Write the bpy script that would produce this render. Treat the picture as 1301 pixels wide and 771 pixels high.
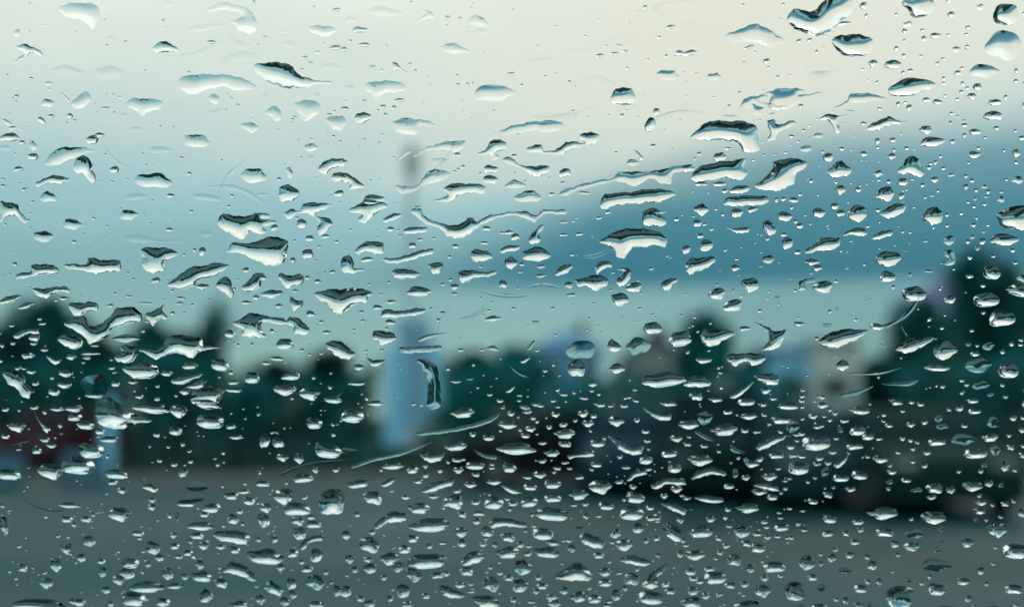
import bpy, bmesh, math, random
import numpy as np
from mathutils import Vector, Matrix
from mathutils.geometry import delaunay_2d_cdt

for _o in list(bpy.data.objects):
    bpy.data.objects.remove(_o)
scene = bpy.context.scene
C = scene.collection
R = math.radians
rng = random.Random(7)


def lin(r, g, b, k=1.0):
    f = lambda c: (c / 255 / 12.92) if c / 255 <= 0.04045 else ((c / 255 + 0.055) / 1.055) ** 2.4
    return (f(r) * k, f(g) * k, f(b) * k, 1.0)


# ------------------------------------------------------------------ camera
EYE = 1.30                    # eye height above the ground
FPX = 1445.0                  # focal length in photo pixels (photo 1301 wide)
CX, CY, HOR = 650.5, 385.5, 530.0
PITCH = math.atan((HOR - CY) / FPX)
GLASS_D = 0.36                # eye to glass along the view axis
cam_data = bpy.data.cameras.new('camera')
cam = bpy.data.objects.new('camera', cam_data)
C.objects.link(cam)
cam.location = (0, 0, EYE)
cam.rotation_euler = (R(90) + PITCH, 0, 0)
cam_data.sensor_width = 36
cam_data.lens = FPX / 1301 * 36
cam_data.clip_start = 0.01
cam_data.clip_end = 20000
cam_data.dof.use_dof = True
cam_data.dof.focus_distance = GLASS_D - 0.006      # sharpest a little above the middle of the pane
cam_data.dof.aperture_fstop = 5.6
scene.camera = cam

# ------------------------------------------------------------------ sky
SUN_EL, SUN_AZ = R(38), R(24)        # azimuth clockwise from +Y
world = bpy.data.worlds.new('World')
scene.world = world
world.use_nodes = True
nt = world.node_tree
nt.nodes.clear()
N = lambda t, **k: _mk(nt, t, k)


def _mk(tree, t, k):
    n = tree.nodes.new(t)
    for a, v in k.items():
        setattr(n, a, v)
    return n


def math_node(tree, op, a, b=None, c=None, clamp=False):
    n = tree.nodes.new('ShaderNodeMath')
    n.operation = op
    n.use_clamp = clamp
    for i, v in enumerate((a, b, c)):
        if v is None:
            continue
        if isinstance(v, (int, float)):
            n.inputs[i].default_value = v
        else:
            tree.links.new(v, n.inputs[i])
    return n.outputs[0]


def ramp_node(tree, fac, stops, interp='EASE'):
    n = tree.nodes.new('ShaderNodeValToRGB')
    cr = n.color_ramp
    cr.interpolation = interp
    while len(cr.elements) < len(stops):
        cr.elements.new(0.5)
    for e, (p, c) in zip(cr.elements, stops):
        e.position = p
        e.color = c
    tree.links.new(fac, n.inputs[0])
    return n.outputs[0]


def smooth(tree, v, lo, hi):
    n = tree.nodes.new('ShaderNodeMapRange')
    n.interpolation_type = 'SMOOTHSTEP'
    tree.links.new(v, n.inputs[0])
    n.inputs[1].default_value, n.inputs[2].default_value = lo, hi
    return n.outputs[0]


def mix_col(tree, f, a, b):
    n = tree.nodes.new('ShaderNodeMix')
    n.data_type = 'RGBA'
    if isinstance(f, (int, float)):
        n.inputs[0].default_value = f
    else:
        tree.links.new(f, n.inputs[0])
    for i, v in ((6, a), (7, b)):
        if isinstance(v, tuple):
            n.inputs[i].default_value = v
        else:
            tree.links.new(v, n.inputs[i])
    return n.outputs[2]


sky = N('ShaderNodeTexSky', sky_type='NISHITA', sun_disc=False)
sky.sun_elevation, sky.sun_rotation = SUN_EL, SUN_AZ
bg_clear = N('ShaderNodeBackground')
bg_clear.inputs[1].default_value = 0.08
nt.links.new(sky.outputs[0], bg_clear.inputs[0])
tc = N('ShaderNodeTexCoord')
nrm = N('ShaderNodeVectorMath', operation='NORMALIZE')
nt.links.new(tc.outputs['Generated'], nrm.inputs[0])
sep = N('ShaderNodeSeparateXYZ')
nt.links.new(nrm.outputs[0], sep.inputs[0])
el = math_node(nt, 'MULTIPLY', math_node(nt, 'ARCSINE', sep.outputs[2]), 180 / math.pi)   # degrees
az = math_node(nt, 'MULTIPLY', math_node(nt, 'ARCTAN2', sep.outputs[0], sep.outputs[1]), 180 / math.pi)
wob = N('ShaderNodeTexNoise')
wob.inputs['Scale'].default_value = 5.0
wob.inputs['Detail'].default_value = 4.0
mp = N('ShaderNodeMapping')
mp.inputs['Scale'].default_value = (1, 1, 3.2)
nt.links.new(nrm.outputs[0], mp.inputs[0])
nt.links.new(mp.outputs[0], wob.inputs['Vector'])
w0 = math_node(nt, 'SUBTRACT', wob.outputs[0], 0.5)
el_w = math_node(nt, 'ADD', el, math_node(nt, 'MULTIPLY', w0, 5.0))
SKYK = 1.10
stops = [(0.0, (152, 182, 176)), (4.0, (146, 182, 179)), (7.0, (140, 179, 183)), (10.0, (163, 198, 203)), (13.0, (200, 216, 213)),
         (16.0, (224, 229, 221)), (19.0, (238, 237, 226)), (24.0, (248, 247, 234)), (36.0, (250, 251, 243)), (52.0, (206, 229, 237)), (90.0, (186, 216, 230))]
cloud = ramp_node(nt, math_node(nt, 'DIVIDE', el_w, 90.0, clamp=True), [(a / 90, lin(*c, SKYK * (1.2 if a > 22 else 1.0))) for a, c in stops], 'LINEAR')
# warmer break in the cloud towards the sun
warm = math_node(nt, 'MULTIPLY', smooth(nt, math_node(nt, 'ABSOLUTE', math_node(nt, 'SUBTRACT', az, 12.0)), 26.0, 0.0),
                 smooth(nt, el_w, 9.0, 17.0))
warm = math_node(nt, 'MULTIPLY', warm, smooth(nt, el_w, 45.0, 22.0))
cloud = mix_col(nt, math_node(nt, 'MULTIPLY', warm, 0.75), cloud, lin(243, 231, 212, SKYK))
# dark rain bank low in the sky, thickening to the right, flat base
top = math_node(nt, 'ADD', 6.6, math_node(nt, 'MULTIPLY', smooth(nt, az, -16.0, 19.0), 7.6))
top = math_node(nt, 'ADD', top, math_node(nt, 'MULTIPLY', w0, 3.0))
up = smooth(nt, math_node(nt, 'SUBTRACT', el, top), 1.6, -2.4)
base = smooth(nt, el, 5.9, 7.0)
base = math_node(nt, 'MAXIMUM', base, math_node(nt, 'MULTIPLY', smooth(nt, az, 1.0, 14.0), 0.28))    # rain falling below it
side = math_node(nt, 'ADD', smooth(nt, az, -15.0, 5.0), 0.0)
side = math_node(nt, 'MULTIPLY', side, smooth(nt, az, 170.0, 110.0))
bank = math_node(nt, 'MULTIPLY', math_node(nt, 'MULTIPLY', up, base), side)
bank_col = ramp_node(nt, smooth(nt, el, 6.0, 14.0), [(0.0, lin(40, 116, 134, SKYK)), (0.5, lin(72, 134, 148, SKYK)), (1.0, lin(122, 162, 174, SKYK))], 'LINEAR')
cloud = mix_col(nt, bank, cloud, bank_col)
bg_cloud = N('ShaderNodeBackground')
bg_cloud.inputs[1].default_value = 1.0
nt.links.new(cloud, bg_cloud.inputs[0])
mixs = N('ShaderNodeMixShader')
mixs.inputs[0].default_value = 0.95
nt.links.new(bg_clear.outputs[0], mixs.inputs[1])
nt.links.new(bg_cloud.outputs[0], mixs.inputs[2])
wo = N('ShaderNodeOutputWorld')
nt.links.new(mixs.outputs[0], wo.inputs[0])

# ------------------------------------------------------------------ sun, exposure
sl = bpy.data.lights.new('sun', 'SUN')
sl.energy = 0.5
sl.angle = R(14)
sl.color = (1.0, 0.97, 0.92)
sun = bpy.data.objects.new('sun', sl)
C.objects.link(sun)
sd = Vector((math.sin(SUN_AZ) * math.cos(SUN_EL), math.cos(SUN_AZ) * math.cos(SUN_EL), math.sin(SUN_EL)))
sun.location = sd * 50
sun.rotation_euler = sd.to_track_quat('Z', 'Y').to_euler()
scene.view_settings.view_transform = 'Standard'
scene.view_settings.look = 'None'
scene.view_settings.exposure = 0
scene.view_settings.gamma = 1
scene.view_settings.use_curve_mapping = False
scene.cycles.use_denoising = True
scene.cycles.max_bounces = 14
scene.cycles.transmission_bounces = 14
scene.cycles.transparent_max_bounces = 12
scene.cycles.glossy_bounces = 4
scene.cycles.diffuse_bounces = 2
scene.cycles.caustics_reflective = False
scene.cycles.caustics_refractive = False

# ------------------------------------------------------------------ materials
def mat(name, col, rough=0.6, metal=0.0, noise=0.25, scale=6.0, spec=0.5, coat=0.0, bump=0.0):
    m = bpy.data.materials.new(name)
    m.use_nodes = True
    t = m.node_tree
    b = t.nodes['Principled BSDF']
    b.inputs['Roughness'].default_value = rough
    b.inputs['Metallic'].default_value = metal
    b.inputs['Specular IOR Level'].default_value = spec
    b.inputs['Coat Weight'].default_value = coat
    tcn = t.nodes.new('ShaderNodeTexCoord')
    nz = t.nodes.new('ShaderNodeTexNoise')
    nz.inputs['Scale'].default_value = scale
    nz.inputs['Detail'].default_value = 6
    t.links.new(tcn.outputs['Object'], nz.inputs['Vector'])
    lo = tuple(c * (1 - noise) for c in col) + (1,)
    hi = tuple(min(1, c * (1 + noise)) for c in col) + (1,)
    t.links.new(ramp_node(t, nz.outputs[0], [(0.3, lo), (0.7, hi)]), b.inputs['Base Color'])
    if bump:
        bp = t.nodes.new('ShaderNodeBump')
        bp.inputs['Strength'].default_value = bump
        t.links.new(nz.outputs[0], bp.inputs['Height'])
        t.links.new(bp.outputs[0], b.inputs['Normal'])
    return m


def glass_mat(name, ior, col):
    m = bpy.data.materials.new(name)
    m.use_nodes = True
    t = m.node_tree
    t.nodes.clear()
    g = t.nodes.new('ShaderNodeBsdfGlass')
    g.inputs['IOR'].default_value = ior
    g.inputs['Roughness'].default_value = 0.0
    g.inputs['Color'].default_value = col
    o = t.nodes.new('ShaderNodeOutputMaterial')
    t.links.new(g.outputs[0], o.inputs[0])
    return m


M_WATER = glass_mat('rain_water', 1.333, (0.995, 1, 1, 1))
M_GLASS = glass_mat('window_glass', 1.45, (0.92, 0.975, 0.975, 1))
M_LINING = mat('cabin_fabric', (0.02, 0.021, 0.022), 0.9, noise=0.3, scale=60)
M_RUBBER = mat('rubber_seal', (0.012, 0.012, 0.013), 0.7)
M_LEAF = mat('dark_foliage', (0.011, 0.118, 0.118), 0.8, spec=0.08, noise=0.6, scale=1.2)
M_LEAF2 = mat('green_foliage', (0.010, 0.150, 0.150), 0.8, spec=0.08, noise=0.6, scale=1.2)
M_BARK = mat('bark', (0.06, 0.05, 0.042), 0.9, noise=0.5, scale=9, bump=0.4)
M_GRASS = mat('verge_grass', (0.04, 0.065, 0.035), 0.9, noise=0.5, scale=0.6)
M_KERB = mat('kerb_concrete', (0.22, 0.23, 0.22), 0.8, noise=0.2, scale=3)
M_STEEL = mat('galvanised_steel', (0.58, 0.74, 0.76), 0.6, 0.0, spec=0.2)
M_LAMP = mat('lamp_housing', (0.55, 0.64, 0.64), 0.6, spec=0.2)
M_DARK = mat('dark_plinth', (0.012, 0.03, 0.032), 0.8, spec=0.1)
M_BARRIER = mat('blue_plastic', (0.06, 0.16, 0.22), 0.6, noise=0.1, spec=0.2)
M_BLUE = mat('blue_paint', (0.25, 0.68, 0.98), 0.5, noise=0.1)
M_BLUE_D = mat('faded_blue_panel', (0.21, 0.45, 0.62), 0.5, noise=0.1)
M_WALL = mat('pale_render', (0.74, 0.84, 0.82), 0.85, noise=0.08)
M_WALL_B = mat('blue_render', (0.10, 0.36, 0.58), 0.8, noise=0.1)
M_WALL_G = mat('grey_render', (0.22, 0.27, 0.29), 0.85, noise=0.1)
M_ROOF_B = mat('blue_roof', (0.05, 0.22, 0.38), 0.6, noise=0.2)
M_ROOF_P = mat('purple_slate_roof', (0.09, 0.13, 0.29), 0.6, noise=0.2)
M_ROOF_G = mat('grey_roof', (0.14, 0.20, 0.21), 0.7, noise=0.2)
M_BRICK = mat('red_brown_brick', (0.06, 0.03, 0.03), 0.9, noise=0.3)
M_PANE = mat('dark_window_pane', (0.006, 0.02, 0.024), 0.3, spec=0.012)
M_TYRE = mat('tyre_rubber', (0.015, 0.015, 0.015), 0.85)
M_RIM = mat('alloy_rim', (0.12, 0.16, 0.17), 0.5, 0.4)
M_HEAD = mat('headlight_plastic', (0.10, 0.14, 0.16), 0.25)
M_TAIL = mat('taillight_plastic', (0.25, 0.015, 0.015), 0.2)

# ------------------------------------------------------------------ helpers
def link_mesh(name, verts, faces, m, parent=None, smooth_=False):
    me = bpy.data.meshes.new(name)
    me.from_pydata([tuple(v) for v in verts], [], faces)
    me.materials.append(m)
    if smooth_:
        me.polygons.foreach_set('use_smooth', [True] * len(me.polygons))
    me.update()
    o = bpy.data.objects.new(name, me)
    C.objects.link(o)
    o.parent = parent
    return o


def link_bm(name, bm, m, parent=None, smooth_=False):
    bmesh.ops.recalc_face_normals(bm, faces=bm.faces[:])
    me = bpy.data.meshes.new(name)
    bm.to_mesh(me)
    bm.free()
    me.materials.append(m)
    if smooth_:
        me.polygons.foreach_set('use_smooth', [True] * len(me.polygons))
    o = bpy.data.objects.new(name, me)
    C.objects.link(o)
    o.parent = parent
    return o


def box(bm, x0, x1, y0, y1, z0, z1, bevel=0.0):
    r = bmesh.ops.create_cube(bm, size=1.0)
    vs = r['verts']
    bmesh.ops.scale(bm, vec=(x1 - x0, y1 - y0, z1 - z0), verts=vs)
    bmesh.ops.translate(bm, vec=((x0 + x1) / 2, (y0 + y1) / 2, (z0 + z1) / 2), verts=vs)
    if bevel:
        es = list({e for v in vs for e in v.link_edges})
        bmesh.ops.bevel(bm, geom=es, offset=bevel, segments=2, affect='EDGES', profile=0.6)


def tube(bm, pts, radii, seg=10):
    rings = []
    for i, p in enumerate(pts):
        p = Vector(p)
        d = (Vector(pts[min(i + 1, len(pts) - 1)]) - Vector(pts[max(i - 1, 0)])).normalized()
        a = d.orthogonal().normalized()
        if abs(d.z) > 0.9:
            a = (Vector((1, 0, 0)) - d * d.x).normalized()
        b = d.cross(a)
        rings.append([bm.verts.new(p + (a * math.cos(t) + b * math.sin(t)) * radii[i]) for t in [k * 2 * math.pi / seg for k in range(seg)]])
    for r0, r1 in zip(rings, rings[1:]):
        for k in range(seg):
            bm.faces.new((r0[k], r0[(k + 1) % seg], r1[(k + 1) % seg], r1[k]))
    bm.faces.new(rings[0][::-1])
    bm.faces.new(rings[-1])


def tag(o, label=None, cat=None, group=None, kind=None):
    for k, v in (('label', label), ('category', cat), ('group', group), ('kind', kind)):
        if v:
            o[k] = v
    return o


def thing(name, label, cat, loc=(0, 0, 0), rz=0.0, group=None):
    o = bpy.data.objects.new(name, None)
    C.objects.link(o)
    o.empty_display_size = 0.2
    o.location = loc
    o.rotation_euler = (0, 0, rz)
    return tag(o, label, cat, group)


def copy_tree(o, parent=None):
    c = o.copy()
    C.objects.link(c)
    c.parent = parent
    for ch in list(o.children):
        copy_tree(ch, c)
    return c


def gx(px, Y):
    """x of the point at distance Y that stands in photo column px"""
    return (px - CX) / FPX * Y


def gz(py, Y):
    """height of the point at distance Y on photo row py"""
    return EYE + (HOR - py) / FPX * Y


# ------------------------------------------------------------------ ground
def ground_material(name, lo, hi, rough_lo, rough_hi, sc, sp=0.5):
    m = bpy.data.materials.new(name)
    m.use_nodes = True
    t = m.node_tree
    b = t.nodes['Principled BSDF']
    b.inputs['Specular IOR Level'].default_value = sp
    tcn = t.nodes.new('ShaderNodeTexCoord')
    n1 = t.nodes.new('ShaderNodeTexNoise')
    n1.inputs['Scale'].default_value = sc
    n1.inputs['Detail'].default_value = 8
    n2 = t.nodes.new('ShaderNodeTexNoise')
    n2.inputs['Scale'].default_value = 40
    n2.inputs['Detail'].default_value = 4
    mpn = t.nodes.new('ShaderNodeMapping')
    mpn.inputs['Scale'].default_value = (0.35, 1.3, 1)
    t.links.new(tcn.outputs['Object'], mpn.inputs[0])
    t.links.new(mpn.outputs[0], n1.inputs['Vector'])
    t.links.new(tcn.outputs['Object'], n2.inputs['Vector'])
    t.links.new(ramp_node(t, n1.outputs[0], [(0.3, lo), (0.7, hi)]), b.inputs['Base Color'])
    t.links.new(math_node(t, 'MULTIPLY_ADD', smooth(t, n1.outputs[0], 0.35, 0.65), rough_hi - rough_lo, rough_lo), b.inputs['Roughness'])
    bp = t.nodes.new('ShaderNodeBump')
    bp.inputs['Strength'].default_value = 0.25
    bp.inputs['Distance'].default_value = 0.01
    t.links.new(n2.outputs[0], bp.inputs['Height'])
    t.links.new(bp.outputs[0], b.inputs['Normal'])
    return m


def sheet(name, pts, z, m):
    o = link_mesh(name, [(x, y, z) for x, y in pts], [tuple(range(len(pts)))], m)
    return tag(o, kind='structure')


M_SOIL = ground_material('verge_ground', (0.004, 0.020, 0.018, 1), (0.010, 0.034, 0.028, 1), 0.85, 0.98, 0.3, 0.05)
M_ASPHALT = ground_material('wet_asphalt', (0.0, 0.030, 0.036, 1), (0.004, 0.062, 0.070, 1), 0.25, 0.55, 0.3, 0.06)
sheet('ground', [(-3000, -3000), (3000, -3000), (3000, 6000), (-3000, 6000)], 0.0, M_SOIL)
sheet('car_park', [(-60, -12), (60, -12), (60, 23.6), (-60, 23.6)], 0.012, M_ASPHALT)
M_LINE = mat('worn_white_paint', (0.05, 0.085, 0.088), 0.7, noise=0.6, scale=2.0, spec=0.2)
# faint worn bay lines
for k, X in enumerate((-9.0, -6.4, -3.8)):
    sheet('bay_line', [(X, 12.4), (X + 0.1, 12.4), (X - 0.7, 17.0), (X - 0.8, 17.0)], 0.018, M_LINE)
bm = bmesh.new()
for i in range(60):
    x0 = -30 + i
    box(bm, x0 + 0.006, x0 + 0.994, 23.6, 23.75, 0.0, 0.13, 0.012)
o = link_bm('kerb', bm, M_KERB)
tag(o, kind='structure')

# ------------------------------------------------------------------ the vehicle one looks out of
pn_pitch = PITCH + R(12)                       # the window leans in at the top
axis_fwd = Vector((0, math.cos(PITCH), math.sin(PITCH)))
PC = Vector((0, 0, EYE)) + axis_fwd * GLASS_D  # centre of the glass' inner face
PU = Vector((1, 0, 0))
PNRM = Vector((0, math.cos(pn_pitch), math.sin(pn_pitch)))
PV = Vector((0, -math.sin(pn_pitch), math.cos(pn_pitch)))
PANE_T = 0.004
PM = Matrix((PU, PV, -PNRM)).transposed().to_4x4()    # local x right, y up the glass, z towards the viewer
PM.translation = PC
van = thing('van', 'dark van cabin whose rain-covered side window one looks out through', 'van', (0, 0, 0))
van.matrix_world = PM
bm = bmesh.new()
box(bm, -0.55, 0.55, -0.30, 0.30, -PANE_T, 0.0)
link_bm('window_glass', bm, M_GLASS, van)
bm = bmesh.new()
for a in ((-0.575, -0.551, -0.325, 0.325), (0.551, 0.575, -0.325, 0.325), (-0.551, 0.551, -0.325, -0.301), (-0.551, 0.551, 0.301, 0.325)):
    box(bm, a[0], a[1], a[2], a[3], -0.012, 0.008)
link_bm('window_seal', bm, M_RUBBER, van)
bm = bmesh.new()
box(bm, -1.0, 1.0, -0.95, -0.327, -0.008, 0.06)
link_bm('door_panel', bm, M_LINING, van)
bm = bmesh.new()
box(bm, -1.0, -0.577, -0.327, 0.327, -0.008, 0.06)
link_bm('pillar', bm, M_LINING, van)
bm = bmesh.new()
box(bm, 0.577, 1.0, -0.327, 0.327, -0.008, 0.06)
link_bm('pillar', bm, M_LINING, van)
bm = bmesh.new()
box(bm, -1.0, 1.0, 0.327, 0.5, -0.008, 0.06)
link_bm('window_header', bm, M_LINING, van)
bm = bmesh.new()
box(bm, -1.0, 1.0, 0.5, 0.54, -0.008, 1.6)
link_bm('roof_lining', bm, M_LINING, van)
bm = bmesh.new()
box(bm, -1.04, -1.0, -0.95, 0.54, -0.008, 1.6)
box(bm, 1.0, 1.04, -0.95, 0.54, -0.008, 1.6)
box(bm, -1.04, 1.04, -0.95, 0.54, 1.6, 1.64)
box(bm, -1.04, 1.04, -0.99, -0.95, -0.008, 1.64)
link_bm('cabin_wall', bm, M_LINING, van)


def to_glass(px, py):
    """point on the outer face of the glass seen at photo pixel (px, py), in the glass' own x, y metres"""
    d = Vector(((px - CX) / FPX, 0, 0)) + axis_fwd + Vector((0, -math.sin(PITCH), math.cos(PITCH))) * ((CY - py) / FPX)
    d.normalize()
    O = Vector((0, 0, EYE))
    t = (PC - O).dot(PNRM) / d.dot(PNRM)
    q = O + d * t
    n = 1.45
    c = d.dot(PNRM)
    tt = (d - PNRM * c) / n
    td = tt + PNRM * math.sqrt(1 - tt.length_squared)
    q2 = q + td * (PANE_T / td.dot(PNRM)) - PC
    return q2.dot(PU), q2.dot(PV)


# ------------------------------------------------------------------ trees
def leaf_mesh(name, seed, n, rad, blobs, leaf):
    r = random.Random(seed)
    bl = []
    for k in range(blobs):
        a = r.uniform(0, 2 * math.pi)
        q = r.uniform(0.0, 0.62)
        bl.append((math.cos(a) * q * rad[0], math.sin(a) * q * rad[1], r.uniform(-0.6, 0.62) * rad[2], r.uniform(0.32, 0.5)))
    V, F = [], []
    for k in range(n):
        b = r.choice(bl)
        v = Vector((r.gauss(0, 1), r.gauss(0, 1), r.gauss(0, 1))).normalized() * (r.random() ** 0.4)
        c = Vector((b[0] + v.x * b[3] * rad[0], b[1] + v.y * b[3] * rad[1], b[2] + v.z * b[3] * rad[2]))
        u = Vector((r.gauss(0, 1), r.gauss(0, 1), r.gauss(0, 1))).normalized()
        w = u.orthogonal().normalized()
        s = leaf * r.uniform(0.6, 1.3)
        i = len(V)
        V += [c - u * s, c + w * s * 0.5, c + u * s, c - w * s * 0.5]
        F.append((i, i + 1, i + 2, i + 3))
    me = bpy.data.meshes.new(name)
    me.from_pydata([tuple(v) for v in V], [], F)
    return me


CROWNS = []
for k in range(3):
    CROWNS.append(('broad', leaf_mesh('crown', 10 + k, 5200, (1, 1, 1), 16, 0.085)))
for k in range(2):
    CROWNS.append(('slim', leaf_mesh('crown', 30 + k, 3200, (0.8, 0.8, 1), 12, 0.08)))
for _, me in CROWNS:
    me.materials.append(M_LEAF)


def tree(px, Y, topy, wpx, label, kind='broad', low=0.22, name='tree', k=None, m=None):
    """a tree whose trunk stands at column px, distance Y, and whose top reaches row topy"""
    h = gz(topy, Y)
    w = wpx / FPX * Y / 2
    t = thing(name, label, 'tree', (gx(px, Y), Y, 0), rng.uniform(0, 6.28), 'trees round the car park')
    bm = bmesh.new()
    r0 = 0.035 * h + 0.04
    tube(bm, [(0, 0, -0.1), (0.03, 0, h * 0.25), (0.08, 0.05, h * 0.5), (0.04, 0.02, h * 0.8)], [r0, r0 * 0.75, r0 * 0.5, r0 * 0.12], 8)
    for q in range(5):
        a = q * 1.3 + rng.random()
        z0 = h * (0.3 + 0.09 * q)
        e = (math.cos(a) * w * 0.6, math.sin(a) * w * 0.6, z0 + h * 0.16)
        tube(bm, [(0.05, 0.02, z0), tuple(c * 0.55 + (0, 0, z0 * 0.45)[i] for i, c in enumerate(e)), e], [r0 * 0.4, r0 * 0.26, r0 * 0.08], 6)
    link_bm('trunk', bm, M_BARK, t)
    ms = [c for kk, c in CROWNS if kk == kind]
    me = ms[(k if k is not None else rng.randrange(9)) % len(ms)]
    if m is not None:
        me = me.copy()
        me.materials.clear()
        me.materials.append(m)
    c = bpy.data.objects.new('crown', me)
    C.objects.link(c)
    c.parent = t
    zr = h * (1 - low) / 2
    c.location = (0, 0, h - zr * 1.0)
    c.scale = (w * 1.08, w * 1.08, zr * 1.05)
    return t


def hedge(x0, x1, Y, topy, label, m=M_LEAF, dep=1.6, dens=1.0, name='hedge'):
    h = gz(topy, Y)
    X0, X1 = gx(x0, Y), gx(x1, Y)
    L = X1 - X0
    t = thing(name, label, 'hedge', ((X0 + X1) / 2, Y, 0), 0, 'hedges behind the kerb')
    r = random.Random(int(x0 + 1000))
    V, F = [], []
    n = int(L * h * 170 * dens)
    for k in range(n):
        x = r.uniform(-L / 2, L / 2)
        hh = h * (0.86 + 0.10 * math.sin(x * 0.9 + x0) + 0.06 * math.sin(x * 2.3 + 1) + 0.04 * math.sin(x * 5.1))
        c = Vector((x, r.uniform(-dep / 2, dep / 2), hh * r.random() ** 0.8))
        u = Vector((r.gauss(0, 1), r.gauss(0, 1), r.gauss(0, 1))).normalized()
        w = u.orthogonal().normalized()
        s = r.uniform(0.07, 0.16)
        i = len(V)
        V += [c - u * s, c + w * s * 0.6, c + u * s, c - w * s * 0.6]
        F.append((i, i + 1, i + 2, i + 3))
    link_mesh('foliage', V, F, m, t)
    bm = bmesh.new()
    x = -L / 2 + 0.4
    while x < L / 2 - 0.2:
        tube(bm, [(x, 0, -0.05), (x + 0.05, 0.03, h * 0.4), (x - 0.1, 0, h * 0.75)], [0.06, 0.045, 0.015], 6)
        x += 0.8
    link_bm('stem', bm, M_BARK, t)
    return t


TR = [
    # px, Y, top row, width px, label, kind
    (-60, 46, 372, 190, 'broad dark tree at the far left, cut by the frame', 'broad'),
    (48, 44, 378, 110, 'dark tree with the highest crown of the left group', 'broad'),
    (118, 47, 402, 100, 'dark tree between the highest left tree and the round one', 'broad'),
    (196, 50, 404, 100, 'dark round tree beside the slim pointed tree', 'broad'),
    (274, 44, 386, 70, 'slim dark tree whose pointed crown rises alone into the sky', 'slim'),
    (335, 52, 446, 120, 'low dark tree right of the slim pointed tree', 'broad'),
    (415, 50, 440, 110, 'low dark tree next to the blue totem', 'broad'),
    (232, 54, 424, 120, 'low dark tree behind the slim pointed tree, on its left', 'broad'),
    (590, 56, 436, 130, 'low green tree right behind the blue totem', 'broad'),
    (660, 60, 434, 90, 'low green tree left of the blue-roofed house', 'broad'),
    (890, 48, 398, 88, 'dark round tree between the purple roof and the white house', 'broad'),
    (965, 52, 432, 100, 'low dark tree left of the white house', 'broad'),
    (1112, 50, 450, 80, 'low dark tree right of the white house', 'broad'),
    (1165, 40, 376, 90, 'tall dark tree at the right, left of the brick house', 'broad'),
    (1262, 34, 292, 150, 'tallest dark tree, at the far right in front of the brick house', 'broad'),
]
for i, a in enumerate(TR):
    tree(a[0], a[1], a[2], a[3], a[4], a[5], 0.15 if a[5] == 'broad' else 0.1, k=i, m=(M_LEAF2 if a[0] in (590, 660) else None))
hedge(-140, 250, 34, 440, 'tall dark hedge behind the red car', dep=2.2)
hedge(256, 480, 33, 452, 'dark hedge left of the blue totem')
hedge(566, 690, 36, 446, 'green hedge just right of the blue totem', M_LEAF2)
hedge(696, 860, 36, 452, 'green hedge below the blue and purple roofs', M_LEAF2)
hedge(866, 1010, 33, 455, 'dark hedge left of the white house')
hedge(1016, 1140, 31, 503, 'low dark hedge in front of the white house')
hedge(1146, 1420, 29, 450, 'dark hedge at the far right below the brick house')

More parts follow.
